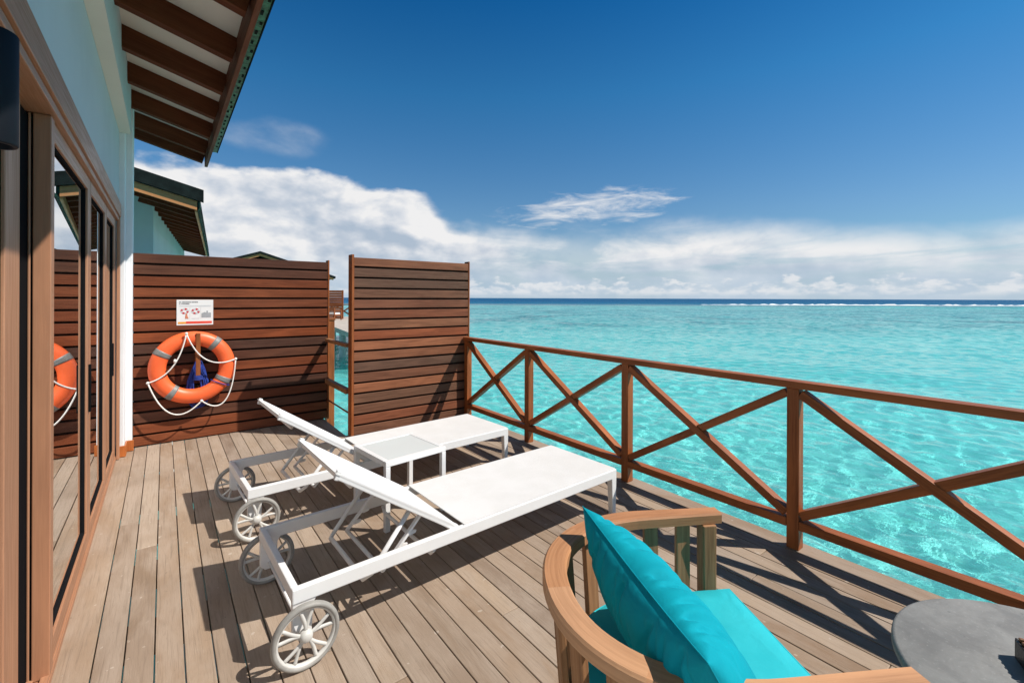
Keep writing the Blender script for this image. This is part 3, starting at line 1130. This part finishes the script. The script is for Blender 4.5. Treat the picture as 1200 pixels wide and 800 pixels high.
def build_notice():
    t = thing('safety_notice', 'small white safety notice with lifebuoy pictures, fixed above the lifebuoy', 'sign', (.105, 5.86, 1.203))
    W, H = .318, .266
    m = MB(); m.box(0, W, -.006, -.002, 0, H); m.build('board', MAT['signwhite'], t, .001)
    y = -.0075

    def rect(mb, x0, x1, z0, z1, yy=y):
        mb.box(x0, x1, yy, yy + .0013, z0, z1)
    r = random.Random(9)
    ink = MB()
    x = .022
    while x < .178:      # first printed line
        w = r.uniform(.005, .010); rect(ink, x, x + w, .237, .246); x += w + (.0025 if r.random() < .8 else .007)
    x = .022
    while x < .110:
        w = r.uniform(.005, .010); rect(ink, x, x + w, .220, .229); x += w + (.0025 if r.random() < .8 else .007)
    ink.build('heading', MAT['ink'], t)
    g = MB()
    rect(g, .020, .300, .205, .2075)
    x = .022
    while x < .296:
        w = r.uniform(.004, .012); rect(g, x, x + w, .1965, .2005); x += w + .003
    x = .128
    while x < .195:
        w = r.uniform(.004, .010); rect(g, x, x + w, .066, .073); x += w + .003
    rect(g, .112, .113, .06, .19)
    rect(g, .206, .207, .06, .19)
    g.build('fine_print', MAT['inklight'], t)
    # two ring pictograms: red and white segments
    for cx, cz in ((.068, .148), (.162, .146)):
        red, wh = MB(), MB()
        for i in range(8):
            a0 = R(45 * i + 2); a1 = R(45 * i + 43)
            pts = [(cx + .036 * math.cos(a0 + (a1 - a0) * j / 5), y, cz + .031 * math.sin(a0 + (a1 - a0) * j / 5)) for j in range(6)] + \
                  [(cx + .017 * math.cos(a1 - (a1 - a0) * j / 5), y, cz + .013 * math.sin(a1 - (a1 - a0) * j / 5)) for j in range(6)]
            (red if i % 2 else wh).poly(pts, (0, .0013, 0))
        red.build('ring_picture', MAT['inkred'], t)
        wh.build('ring_picture_light', MAT['inklight'], t)
    hd = MB(); hd.poly([(.072, y - .001, .070), (.102, y - .001, .070), (.092, y - .001, .098), (.090, y - .001, .122), (.080, y - .001, .128), (.074, y - .001, .100)], (0, .002, 0)); hd.build('hand_picture', MAT['inkskin'], t)
    s = MB()
    s.poly([(.214, y, .078), (.298, y, .078), (.298, y, .128), (.286, y, .130), (.272, y, .127), (.270, y, .150), (.258, y, .150), (.256, y, .130), (.240, y, .136), (.226, y, .128), (.214, y, .124)], (0, .0013, 0))
    s.build('sea_picture', MAT['inkgrey'], t)
    b = MB(); rect(b, .012, .080, .016, .036); b.build('orange_band', MAT['inkorange'], t)
    b = MB(); rect(b, .080, .306, .016, .040); b.build('red_band', MAT['inkband'], t)


build_notice()


# ------------------------------------------------------------------ sun loungers
def build_lounger():
    t = thing('sun_lounger', '', 'sun lounger', (0, 0, 0), 0, 'white sun loungers on the deck')
    L, W = 2.09, .655
    zt = .315
    fr = MB()
    rt, rh = .030, .062
    fr.box(0, L, 0, rt, zt - rh, zt)
    fr.box(0, L, W - rt, W, zt - rh, zt)
    fr.box(0, rt, rt + .0005, W - rt - .0005, zt - rh + .004, zt - .002)
    fr.box(L - rt, L, rt + .0005, W - rt - .0005, zt - rh + .004, zt - .001)
    fr.box(.80, .825, rt + .0005, W - rt - .0005, zt - .055, zt - .030)
    fr.build('frame', MAT['white'], t, .005)
    for y in (0, W - .045):
        m = MB()
        m.bar((L - .026, y + .0225, zt - rh + .01), (L - .020, y + .0225, .008), .045, .050, up=(1, 0, 0), w1=.038, h1=.034)
        m.box(L - .040, L - .002, y + .004, y + .041, 0, .008)
        m.build('front_leg', MAT['white'], t, .004)
    for y in (.004, W - .028):
        m = MB()
        m.poly([(.001, y, zt - rh + .006), (.100, y, zt - rh + .006), (.082, y, zt - rh - .022), (.078, y, .125), (.060, y, .100), (.024, y, .100), (.001, y, .125)], (0, .024, 0))
        m.build('wheel_bracket', MAT['white'], t, .004)
    m = MB(); m.tube([(.045, -.035, .132), (.045, W + .035, .132)], .008, 10)
    m.build('axle', MAT['white'], t)
    # wheels
    for side, y in ((-1, -.030), (1, W + .030)):
        c = (.045, y, .132)
        m = MB()
        rim = [(.1125 + .0085 * math.cos(q), .012 * math.sin(q)) for q in [i * 2 * PI / 12 for i in range(13)]]
        m.lathe(rim, c, 'Y', 48)
        m.lathe([(0, -.022), (.014, -.022), (.022, -.014), (.028, 0), (.024, .016), (.014, .024), (0, .022)], c, 'Y', 24)
        for j in range(5):
            a = 2 * PI * j / 5 + .3
            for sgn in (-1, 1):
                pts = []
                for s_ in np.linspace(0, 1, 9):
                    rad = .018 + .090 * s_
                    off = sgn * (.03 + .26 * math.sin(s_ * PI * .55) * (1 if s_ < 1 else 1))
                    aa = a + off * (.45 + .35 * s_)
                    pts.append((c[0] + rad * math.cos(aa), c[1], c[2] + rad * math.sin(aa)))
                m.sweep(pts, [(.0076 * math.cos(q), .0060 * math.sin(q)) for q in [i * 2 * PI / 8 for i in range(8)]], up=(0, 1, 0))
        w = m.build('wheel', MAT['wheel'], t)
        m = MB()
        m.lathe([(.1205 + .0118 * math.cos(q), .0165 * math.sin(q)) for q in [i * 2 * PI / 14 for i in range(15)]], c, 'Y', 56)
        m.build('tyre', MAT['tyre'], w)
    # seat sling: shallow sag
    m = MB()

    def sling(mb, x0, x1, y0, y1, f, th, nx=14, ny=10):
        vs, fs, uv = [], [], []
        for layer in (0, 1):
            for i in range(nx + 1):
                for j in range(ny + 1):
                    s_, q = i / nx, j / ny
                    p = f(x0 + (x1 - x0) * s_, y0 + (y1 - y0) * q, s_, q)
                    vs.append((p[0], p[1], p[2] - layer * th))
        k = (nx + 1) * (ny + 1)
        for i in range(nx):
            for j in range(ny):
                a = i * (ny + 1) + j
                fs.append((a, a + ny + 1, a + ny + 2, a + 1)); uv.append([(0, 0)] * 4)
                fs.append((a + k, a + k + 1, a + k + ny + 2, a + k + ny + 1)); uv.append([(0, 0)] * 4)
        mb.add(vs, fs, uv, True)
        fs, uv = [], []
        for i in range(nx):
            for a, b in ((i * (ny + 1), (i + 1) * (ny + 1)), (i * (ny + 1) + ny, (i + 1) * (ny + 1) + ny)):
                fs.append((a, b, b + k, a + k)); uv.append([(0, 0)] * 4)
        for j in range(ny):
            for a in (j, nx * (ny + 1) + j):
                fs.append((a, a + 1, a + 1 + k, a + k)); uv.append([(0, 0)] * 4)
        mb.add(vs, fs, uv, False)
    sling(m, .835, L - .006, .010, W - .010, lambda x, y, s_, q: (x, y, zt + .0055 - .006 * math.sin(PI * q) * min(1, 4 * s_, 4 * (1 - s_))), .005)
    m.build('seat_sling', MAT['sling'], t)
    # backrest: built flat then turned up about the hinge
    ang = R(34.5)
    hx, hz = .800, zt - .010
    BL = .735

    def rot(p):
        d = p[0]
        return (hx - d * math.cos(ang) - p[2] * math.sin(ang) * 1.0, p[1], hz + d * math.sin(ang) - p[2] * math.cos(ang) * -1.0)
    m = MB()
    a0, a1 = .036, W - .036
    for y in (a0, a1):
        m.bar(rot((.0, y, 0)), rot((BL, y, 0)), .026, .032)
    m.bar(rot((BL - .012, a0 + .013, 0)), rot((BL - .012, a1 - .013, 0)), .026, .026)
    m.bar(rot((.012, a0 + .013, 0)), rot((.012, a1 - .013, 0)), .022, .022)
    bow = []
    for i in range(17):
        q = i / 16
        yy = a0 + (a1 - a0) * q
        s_ = math.sin(PI * q)
        bow.append(rot((BL - .03 - .035 * s_ ** .7, yy, -.012 - .105 * s_ ** .55)))
    m.tube(bow, .012, 10)
    br = m.build('backrest_frame', MAT['white'], t, .004)
    m = MB()
    sling(m, 0.004, BL + .006, a0 - .014, a1 + .014, lambda x, y, s_, q: rot((x, y, .021 - .008 * math.sin(PI * q) * min(1, 5 * s_, 5 * (1 - s_)))), .006)
    m.build('back_sling', MAT['sling'], t)
    for y in (a0, a1):
        m = MB()
        p = rot((BL - .004, y, .004))
        m.bar((p[0] - .012, p[1], p[2] - .018), (p[0] + .004, p[1], p[2] + .022), .024, .022, up=(0, 1, 0))
        m.build('end_cap', MAT['white'], t, .004)
    # prop: two arms from the backrest to a cross tube, with toothed racks
    m = MB()
    y0, y1 = .075, W - .075
    P = [rot((.30, y0, -.015)), (.36, y0, .215), (.33, y0 + .02, .19), (.33, y1 - .02, .19), (.36, y1, .215), rot((.30, y1, -.015))]
    m.tube(P, .0115, 10, up=(0, .2, 1))
    m.build('prop', MAT['white'], t)
    m = MB()
    for y in (y0 + .012, y1 - .012):
        top_ = Vector(rot((.22, y, -.015))); low = Vector((.42, y, .20))
        m.bar(low, top_, .012, .020, up=(0, 1, 0))
        d = (top_ - low); n_ = Vector((d.z, 0, -d.x)).normalized()
        for s_ in (.22, .45, .68):
            q = low + d * s_
            m.poly([q + n_ * .005, q + n_ * .036 + d.normalized() * .018, q + n_ * .040 + d.normalized() * .006, q + n_ * .022 - d.normalized() * .018, q + n_ * .004 - d.normalized() * .028], (0, .010, 0))
    m.tube([(.42, y0 + .01, .20), (.42, y1 - .01, .20)], .010, 10)
    m.tube([(.66, .02, .245), (.66, .05, .215), (.66, W - .05, .215), (.66, W - .02, .245)], .010, 10, up=(1, 0, .01))
    m.build('rack', MAT['white'], t)
    return t


lounger = build_lounger()
lounger.location = (.415, 1.995, 0); lounger.rotation_euler.z = R(2.0)
lounger['label'] = 'white mesh sun lounger nearest the camera, beside the round-backed armchair'
l2 = dup(lounger)
l2.location = (.412, 3.205, 0); l2.rotation_euler.z = R(3.0)
l2['label'] = 'farther white mesh sun lounger, standing in front of the slatted screens'


# ------------------------------------------------------------------ low side table between the loungers
def build_side_table():
    t = thing('side_table', 'low square white side table with frosted glass top between the two loungers', 'side table', (1.125, 2.785, 0), R(6.5))
    S, H = .465, .452
    m = MB()
    m.box(0, S, 0, .035, H - .035, H); m.box(0, S, S - .035, S, H - .035, H)
    m.box(0, .035, .0355, S - .0355, H - .035, H - .0003); m.box(S - .035, S, .0355, S - .0355, H - .035, H - .0003)
    m.build('frame', MAT['white'], t, .003)
    m = MB(); m.box(.036, S - .036, .036, S - .036, H - .010, H - .003)
    m.build('glass_top', MAT['frost'], t)
    for x in (0, S - .033):
        for y in (0, S - .033):
            m = MB(); m.box(x, x + .033, y, y + .033, 0, H - .0355); m.build('leg', MAT['white'], t, .003)


build_side_table()


# ------------------------------------------------------------------ teak armchair
CH_LOC = (1.404, .5385, 0)
CH_ROT = math.atan2(-.5062, .8624)
HZ = .74


def u_curve(hw, back, front, n=40, e=2.15, x_turn=-.28):
    """horseshoe in plan from +y arm tip round the back to the -y tip"""
    pts = []
    k = 8
    for i in range(k):
        pts.append((front + (x_turn - front) * i / k, hw))
    for i in range(n + 1):
        a = PI / 2 - PI * i / n
        c, s = math.cos(a), math.sin(a)
        pts.append((x_turn - (abs(x_turn - back)) * abs(c) ** (2 / e), hw * math.copysign(abs(s) ** (2 / e), s)))
    for i in range(1, k + 1):
        pts.append((x_turn + (front - x_turn) * i / k, -hw))
    return pts


def build_chair():
    t = thing('armchair', 'round-backed teak armchair with vertical slats, in front of the grey table', 'armchair', CH_LOC, CH_ROT)
    cur = u_curve(.362, -.668, .0)
    n = len(cur)
    m = MB()
    path = [(x, y, HZ - .018 + .0 * x) for x, y in cur]
    sc_ = []
    for i, (x, y) in enumerate(cur):
        sc_.append(1)
    hw = .034
    sec = [(-hw, -.017), (-hw + .003, -.018), (hw - .003, -.018), (hw, -.015), (hw, .012), (hw - .006, .018), (-hw + .006, .018), (-hw, .012)]
    # arms narrow towards the tips
    def w_at(x):
        return 1.0 if x < -.35 else 1 - .22 * (x + .35) / .35
    P = [Vector(p) for p in path]
    vs, fs, uv = [], [], []
    L = 0
    k = len(sec)
    for i in range(n):
        d = (P[min(i + 1, n - 1)] - P[max(i - 1, 0)]).normalized()
        side = d.cross(Vector((0, 0, 1))).normalized()
        w = w_at(P[i].x)
        for a, b in sec:
            vs.append(P[i] + side * a * w + Vector((0, 0, b)))
    Ls = [0]
    for i in range(1, n):
        Ls.append(Ls[-1] + (P[i] - P[i - 1]).length)
    per = [0]
    for j in range(k):
        q = sec[(j + 1) % k]; per.append(per[-1] + math.hypot(q[0] - sec[j][0], q[1] - sec[j][1]))
    # the rail is glued up from segments: separate islands so each gets its own grain
    cuts = [0, 17, 28, 39, n - 1]
    for c0, c1 in zip(cuts[:-1], cuts[1:]):
        seg_v = vs[c0 * k:(c1 + 1) * k]
        cnt = c1 - c0 + 1
        f_, u_ = [], []
        for i in range(cnt - 1):
            for j in range(k):
                j2 = (j + 1) % k
                f_.append((i * k + j, (i + 1) * k + j, (i + 1) * k + j2, i * k + j2))
                a, b = Ls[c0 + i], Ls[c0 + i + 1]
                u_.append([(a, per[j]), (b, per[j]), (b, per[j + 1]), (a, per[j + 1])])
        if c0 == 0:
            f_.append(tuple(range(k))); u_.append([(a, b) for a, b in sec])
        if c1 == n - 1:
            f_.append(tuple(cnt * k - 1 - i for i in range(k))); u_.append([(a, b) for a, b in sec])
        m.add(seg_v, f_, u_, False)
    m.build('top_rail', MAT['teak'], t)
    # vertical slats under the rail
    acc = Ls[-1]

    def at(s):
        for i in range(1, n):
            if Ls[i] >= s:
                q = (s - Ls[i - 1]) / (Ls[i] - Ls[i - 1])
                return P[i - 1].lerp(P[i], q), (P[i] - P[i - 1]).normalized()
        return P[-1], (P[-1] - P[-2]).normalized()
    ss = [.135, .255]
    rest = acc - 2 * .255
    for i in range(1, 10):
        ss.append(.255 + rest * i / 10)
    ss += [acc - .255, acc - .135]
    for s in ss:
        p, d = at(s)
        cpt = Vector((-.30, 0, 0))
        inn = (cpt - Vector((p.x, p.y, 0))).normalized() * .030
        b0 = Vector((p.x + inn.x, p.y + inn.y, .335)); t0 = Vector((p.x, p.y, HZ - .037))
        m = MB(); m.bar(b0, t0, .050, .020, up=d.cross(Vector((0, 0, 1))))
        m.build('slat', MAT['teak_dark'], t, .003)
    # legs: the front pair run up to the arm tips
    for y in (.350, -.350):
        m = MB(); m.bar((-.045, y, 0), (-.050, y, HZ - .037), .046, .046, up=(0, 1, 0), w1=.050, h1=.050)
        m.build('leg', MAT['teak_dark'], t, .004)
    for y in (.24, -.24):
        m = MB(); m.bar((-.60, y, 0), (-.575, y * .98, .33), .040, .046, up=(0, 1, 0))
        m.build('leg', MAT['teak_dark'], t, .004)
    # seat frame
    m = MB()
    inner = u_curve(.335, -.625, -.03)
    m.sweep([(x, y, .335) for x, y in inner], [(-.014, -.032), (.014, -.032), (.014, .032), (-.014, .032)], smooth=False)
    m.box(-.055, -.030, -.32, .32, .303, .367)
    for x in (-.12, -.22, -.32, -.42, -.52):
        m.box(x - .03, x + .03, -.30, .30, .352, .366)
    m.build('seat_frame', MAT['teak_dark'], t, .002)


build_chair()


def subsurf(o, lv=2):
    s = o.modifiers.new('sub', 'SUBSURF'); s.levels = lv; s.render_levels = lv


def build_seat_cushion():
    # D-shaped box cushion with welted edge
    outl = u_curve(.325, -.60, .022, n=36, e=2.3)
    # resample the straight front edge
    front = [(.022, -.325 + .65 * i / 14) for i in range(1, 14)]
    pts = outl + front
    z0, z1 = .368, .480
    cx = -.28
    rings = [(.985, z0), (1.0, z0 + .010), (1.004, (z0 + z1) / 2), (1.0, z1 - .010), (.992, z1 - .002), (.97, z1 + .002), (.80, z1 + .008), (.5, z1 + .011), (.2, z1 + .012)]
    vs, fs, uv = [], [], []
    k = len(pts)
    for s_, z in rings:
        for x, y in pts:
            vs.append((cx + (x - cx) * s_, y * s_, z + .004 * math.sin(x * 17 + y * 9) * (1 if z > z1 - .001 else 0)))
    for i in range(len(rings) - 1):
        for j in range(k):
            j2 = (j + 1) % k
            fs.append((i * k + j, i * k + j2, (i + 1) * k + j2, (i + 1) * k + j)); uv.append([(0, 0)] * 4)
    fs.append(tuple((len(rings) - 1) * k + j for j in range(k))); uv.append([(0, 0)] * k)
    fs.append(tuple(k - 1 - j for j in range(k))); uv.append([(0, 0)] * k)
    fs = [tuple(reversed(f)) for f in fs]
    m = MB(); m.add(vs, fs, uv, True)
    t = thing('seat_cushion', 'flat turquoise seat cushion lying on the armchair seat', 'cushion', CH_LOC, CH_ROT)
    m.build('cover', MAT['teallit'], t)
    m = MB()
    for z in (z1 - .006, z0 + .006):
        m.tube([(cx + (x - cx) * 1.004, y * 1.004, z) for x, y in pts], .0035, 6, True)
    m.build('piping', MAT['teallit'], t)


build_seat_cushion()


def build_back_cushion():
    W, H, T = .64, .46, .108
    nx, ny = 150, 104
    r = random.Random(2)
    rng = np.random.default_rng(8)

    def thick(a, b):
        return T * (max(0, 1 - abs(a) ** 2.9)) ** .56 * (max(0, 1 - abs(b) ** 2.9)) ** .56

    def pinch(a, b):
        # edges bow in between the corners
        x = a * W / 2 * (1 - .055 * (1 - b * b) * 0 - .05 * (1 - abs(b) ** 2) * abs(a) ** 3)
        z = b * H / 2 * (1 - .08 * (1 - abs(a) ** 2) * abs(b) ** 3)
        return x, z
    fold = [(rng.uniform(-.9, .9), rng.uniform(-.6, .9), rng.uniform(-.6, .6), rng.uniform(.03, .06), rng.uniform(.006, .012)) for _ in range(12)]
    gath = [(rng.uniform(-.9, .9), rng.uniform(-.35, .35), rng.uniform(.020, .040), rng.uniform(.007, .015), rng.uniform(.35, .9)) for _ in range(22)]

    def crease(a, b):
        h = 0
        for fx, fy, fa, fw, fd in fold:
            u = (a - fx) * math.cos(fa) + (b - fy) * math.sin(fa)
            v = -(a - fx) * math.sin(fa) + (b - fy) * math.cos(fa)
            h -= fd * math.exp(-(u / fw) ** 2) * math.exp(-(v / .45) ** 2)
        for ga, gs, gw, gd, gl in gath:
            u = a - ga - gs * (1 - b)
            h -= gd * math.exp(-(u / gw) ** 2) * math.exp(-((1 - b) / gl) ** 2)
        # gathers radiating from the corners
        for sx in (-1, 1):
            for sy in (-1, 1):
                dx, dy = a - sx, b - sy
                q = math.atan2(dy * sy, dx * sx)
                d = math.hypot(dx, dy)
                h += .005 * math.sin(q * 9 + sx) * math.exp(-d * 2.6) * min(1, d * 5)
        return h
    vs, fs, uv = [], [], []
    for side in (1, -1):
        for j in range(ny + 1):
            for i in range(nx + 1):
                a, b = -1 + 2 * i / nx, -1 + 2 * j / ny
                x, z = pinch(a, b)
                edge = min(1, 3.2 * (1 - abs(a)), 7 * (1 - abs(b)))
                y = side * (thick(a, b) + crease(a * side, b) * edge)
                sag = .022 * (1 - a * a) * (b * .5 + .5) ** 2
                vs.append((x, y, z - sag))
    k = (nx + 1) * (ny + 1)
    for s_ in (0, 1):
        for j in range(ny):
            for i in range(nx):
                a = s_ * k + j * (nx + 1) + i
                f = (a, a + nx + 1, a + nx + 2, a + 1)
                fs.append(f if s_ == 0 else tuple(reversed(f))); uv.append([(0, 0)] * 4)
    m = MB(); m.add(vs, fs, uv, True)
    # leaning back against the rail: local x = chair lateral, local z = up the cushion
    t = thing('back_cushion', 'plump turquoise pillow leaning against the armchair back', 'cushion', CH_LOC, CH_ROT)
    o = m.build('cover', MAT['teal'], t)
    w = o.modifiers.new('weld', 'WELD'); w.merge_threshold = .0004
    bot = Vector((-.290, -.065, .478)); top = Vector((-.485, -.065, .798))
    upv = (top - bot).normalized()
    lat = Vector((-.085, .996, 0)).normalized()
    upv = (upv - lat * upv.dot(lat)).normalized()
    yv = upv.cross(lat).normalized()
    c = (bot + top) / 2
    Mx = Matrix((lat, yv, upv)).transposed().to_4x4(); Mx.translation = c
    o.matrix_local = Mx
    seam = MB()
    per = []
    for i in range(nx * 1):
        per.append(pinch(-1 + 2 * i / nx, 1))
    for j in range(ny):
        per.append(pinch(1, 1 - 2 * j / ny))
    for i in range(nx):
        per.append(pinch(1 - 2 * i / nx, -1))
    for j in range(ny):
        per.append(pinch(-1, -1 + 2 * j / ny))
    pts = []
    for x, z in per:
        a, b = x / (W / 2), z / (H / 2)
        pts.append((x, 0, z - .022 * max(0, 1 - a * a) * (b * .5 + .5) ** 2))
    seam.tube(pts, .0017, 6, True, up=(0, 1, 0))
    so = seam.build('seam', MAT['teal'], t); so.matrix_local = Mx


build_back_cushion()


# ------------------------------------------------------------------ stone table and holder
def build_stone_table():
    t = thing('round_table', 'round grey stone table in the corner, cut by the right edge', 'table', (1.854, .012, 0))
    m = MB()
    m.lathe([(0, .462), (.375, .462), (.392, .468), (.396, .476), (.396, .490), (.393, .497), (.386, .500), (0, .500)], n=96)
    m.build('table_top', MAT['stone'], t)
    m = MB()
    m.lathe([(0, 0), (.19, 0), (.195, .01), (.19, .03), (.12, .12), (.095, .25), (.12, .40), (.17, .461), (0, .461)], n=48)
    m.build('pedestal', MAT['stone'], t)


build_stone_table()


def build_holder():
    t = thing('woven_holder', 'small black woven holder with brown cane on the grey table', 'holder', (1.876, .088, .5), R(25))
    m = MB()
    S, H = .05, .052
    for a in (-S, S):
        m.box(a - .003, a + .003, -S, S, .0, H); m.box(-S + .004, S - .004, a - .003, a + .003, .0, H)
    m.box(-S + .004, S - .004, -S + .004, S - .004, 0, .006)
    m.build('box', MAT['rattan'], t, .002)
    m = MB()
    for i in range(5):
        x = -.036 + .018 * i
        m.bar((x, -.048, H + .006), (x, .048, H + .006), .009, .008)
        m.bar((-.048, x, H - .004), (.048, x, H - .004), .009, .008)
    m.build('lattice', MAT['cane'], t, .002)


build_holder()


# ------------------------------------------------------------------ neighbouring villas
def build_neighbour():
    a = R(-4.43)
    t = thing('neighbour_villa', 'blue villa with dark roof and brown rafters behind the lifebuoy screen', 'villa', (0, 0, -.26), a)
    dx = -.70
    gx = dx
    # walls (local frame, origin under the camera)
    m = MB()
    m.poly([(-6.0, 10.30, -.3), (-.95, 10.30, -.3), (-.95, 10.30, roof_z(-.95 - dx) - .01), (-5.2, 10.30, roof_z(-5.2 - dx) - .01), (-6.0, 10.30, roof_z(-5.2 - dx) - .01)], (0, .15, 0))
    m.build('front_wall', MAT['wall'], t)
    m = MB()
    m.box(-1.10, -.95, 10.452, 20, -.3, 3.04)
    m.box(-1.10, -.95, 10.30 + .152, 20, 3.042, 3.47)
    m.build('side_wall', MAT['wall'], t)
    build_roof(t, dx, 8.95, 19.5, [9.3 + .6 * i for i in range(17)], inner=-4.6, fas_mat='barge', thick=.10)
    # barge board and dark verge on the gable
    m = MB()
    i_, e = -4.6, .43
    m.poly([(i_ + dx, 8.91, roof_z(i_) - .15), (e + dx, 8.91, roof_z(e) - .15), (e + dx, 8.91, roof_z(e) - .005), (i_ + dx, 8.91, roof_z(i_) - .005)], (0, .036, 0))
    m.build('barge_board', MAT['barge'], t, .003)
    m = MB()
    e = .52
    m.poly([(i_ + dx, 8.86, roof_z(i_) + .0), (e + dx, 8.86, roof_z(e) + .0), (e + dx, 8.86, roof_z(e) + .20), (i_ + dx, 8.86, roof_z(i_) + .20)], (0, .055, 0))
    m.build('roof_verge', MAT['roofdark'], t, .003)


build_neighbour()


def build_neighbour_deck():
    t = thing('neighbour_deck', 'wooden deck of the blue neighbouring villa behind the wide screen', 'deck', (0, 0, 0), R(-4.43))
    m = MB()
    for i in range(24):
        m.box(-1.0 + .1 * i, -.906 + .1 * i, 8.6, 14.5, -.025, 0)
    m.build('boards', MAT['deck'], t, .002)
    for x in (-.6, 1.2):
        for y in (9, 13.8):
            m = MB(); m.lathe([(0, -1.5), (.14, -1.5), (.14, 1.46), (0, 1.46)], (x, y, -1.5), n=16); m.build('pile', MAT['concrete'], t)


build_neighbour_deck()


def build_far_villa():
    # gable roof seen over the screen
    t = thing('far_villa', 'distant villa whose low dark gable just shows above the wide screen', 'villa', (-6.0 + 9.0, 24.0, 0), R(-8))
    t.location = (3.66, 24.62, -.43)
    m = MB(); m.box(-2.6, 2.6, 1.2, 8, -.3, 3.35); m.build('wall', MAT['wall'], t)
    m = MB()
    zr, s = 4.02, .33
    m.poly([(-3.4, 0, zr - 3.4 * s), (0, 0, zr), (3.4, 0, zr - 3.4 * s), (3.4, 0, zr - 3.4 * s + .11), (0, 0, zr + .11), (-3.4, 0, zr - 3.4 * s + .11)], (0, 9, 0))
    m.build('roof', MAT['roofdark'], t)
    m = MB()
    m.poly([(-3.3, .06, zr - 3.3 * s - .12), (0, .06, zr - .12), (3.3, .06, zr - 3.3 * s - .12), (3.3, .06, zr - 3.3 * s - .005), (0, .06, zr - .005), (-3.3, .06, zr - 3.3 * s - .005)], (0, .05, 0))
    m.build('barge_board', MAT['barge'], t)


build_far_villa()


def build_far_deck():
    t = thing('far_deck', 'pale neighbouring deck on piles seen through the gap between the screens', 'deck')
    m = MB()
    m.poly([(4.6, 24.0, -.22), (6.95, 24.4, -.22), (6.1, 18.4, -.22), (9.4, 18.0, -.22), (13.5, 36, -.22), (4.6, 36, -.22)], (0, 0, .22))
    m.build('platform', MAT['fardeck'], t)
    for x, y in ((6.55, 24.6), (7.1, 23.2), (6.3, 19.2), (8.5, 22), (8.6, 30), (5.6, 25.5), (7.4, 26.5)):
        m = MB(); m.lathe([(0, -1.5), (.16, -1.5), (.16, 1.25), (0, 1.25)], (x, y, -1.48), n=16)
        m.build('pile', MAT['concrete'], t)
    r = thing('far_railing', 'small orange-brown crossed railing on the distant deck edge', 'railing', (9.9, 34.6, 0), R(-37))
    m = MB(); m.box(-2.6, 3.0, -.04, .04, .94, 1.0); m.build('top_rail', MAT['rail'], r)
    for i in range(5):
        x = -2.6 + 1.35 * i
        m = MB(); m.box(x - .05, x + .05, -.05, .05, 0, .94); m.build('post', MAT['rail'], r)
        if i < 4:
            m = MB(); m.bar((x, 0, .05), (x + 1.35, 0, .93), .05, .09); m.build('brace', MAT['rail'], r)
            m = MB(); m.bar((x, .06, .93), (x + 1.35, .06, .05), .05, .09); m.build('brace', MAT['rail'], r)
    s = thing('privacy_screen', 'small distant orange-brown screen at the far deck, left of its railing', 'privacy screen', (9.35, 32.65, 0), R(-37))
    m = MB()
    for i in range(12):
        m.box(-1.0, .62, 0, .04, .02 + i * .165, .02 + i * .165 + .15)
    m.build('slats', MAT['rail'], s)
    for x in (-1.0, .62):
        m = MB(); m.box(x - .05, x + .05, .042, .12, 0, 2.0); m.build('post', MAT['rail'], s)
    c = thing('far_armchair', 'tiny wooden armchair with pale cushion on the distant deck', 'armchair', (9.0, 31.2, 0), R(120))
    m = MB()
    for x, y in ((-.3, -.3), (.3, -.3), (.3, .3), (-.3, .3)):
        m.box(x - .03, x + .03, y - .03, y + .03, 0, .62)
    m.box(-.33, .33, -.33, .33, .30, .36); m.box(-.33, .33, .28, .34, .62, .80); m.box(-.34, -.27, -.33, .33, .62, .66); m.box(.27, .34, -.33, .33, .62, .66)
    m.build('frame', MAT['rail'], c)
    m = MB(); m.box(-.26, .26, -.3, .27, .362, .48); m.build('cushion', MAT['signwhite'], c, .03)
    p = thing('mooring_post', 'square reddish post standing in the water just behind the gap', 'post', (2.18, 7.80, -2.8))
    m = MB(); m.box(-.06, .06, -.06, .06, 0, 3.92); m.build('shaft', MAT['rail'], p, .006)
    m = MB(); m.box(-.07, .07, -.07, .07, 3.922, 3.96); m.build('cap', MAT['rail'], p, .004)


build_far_deck()
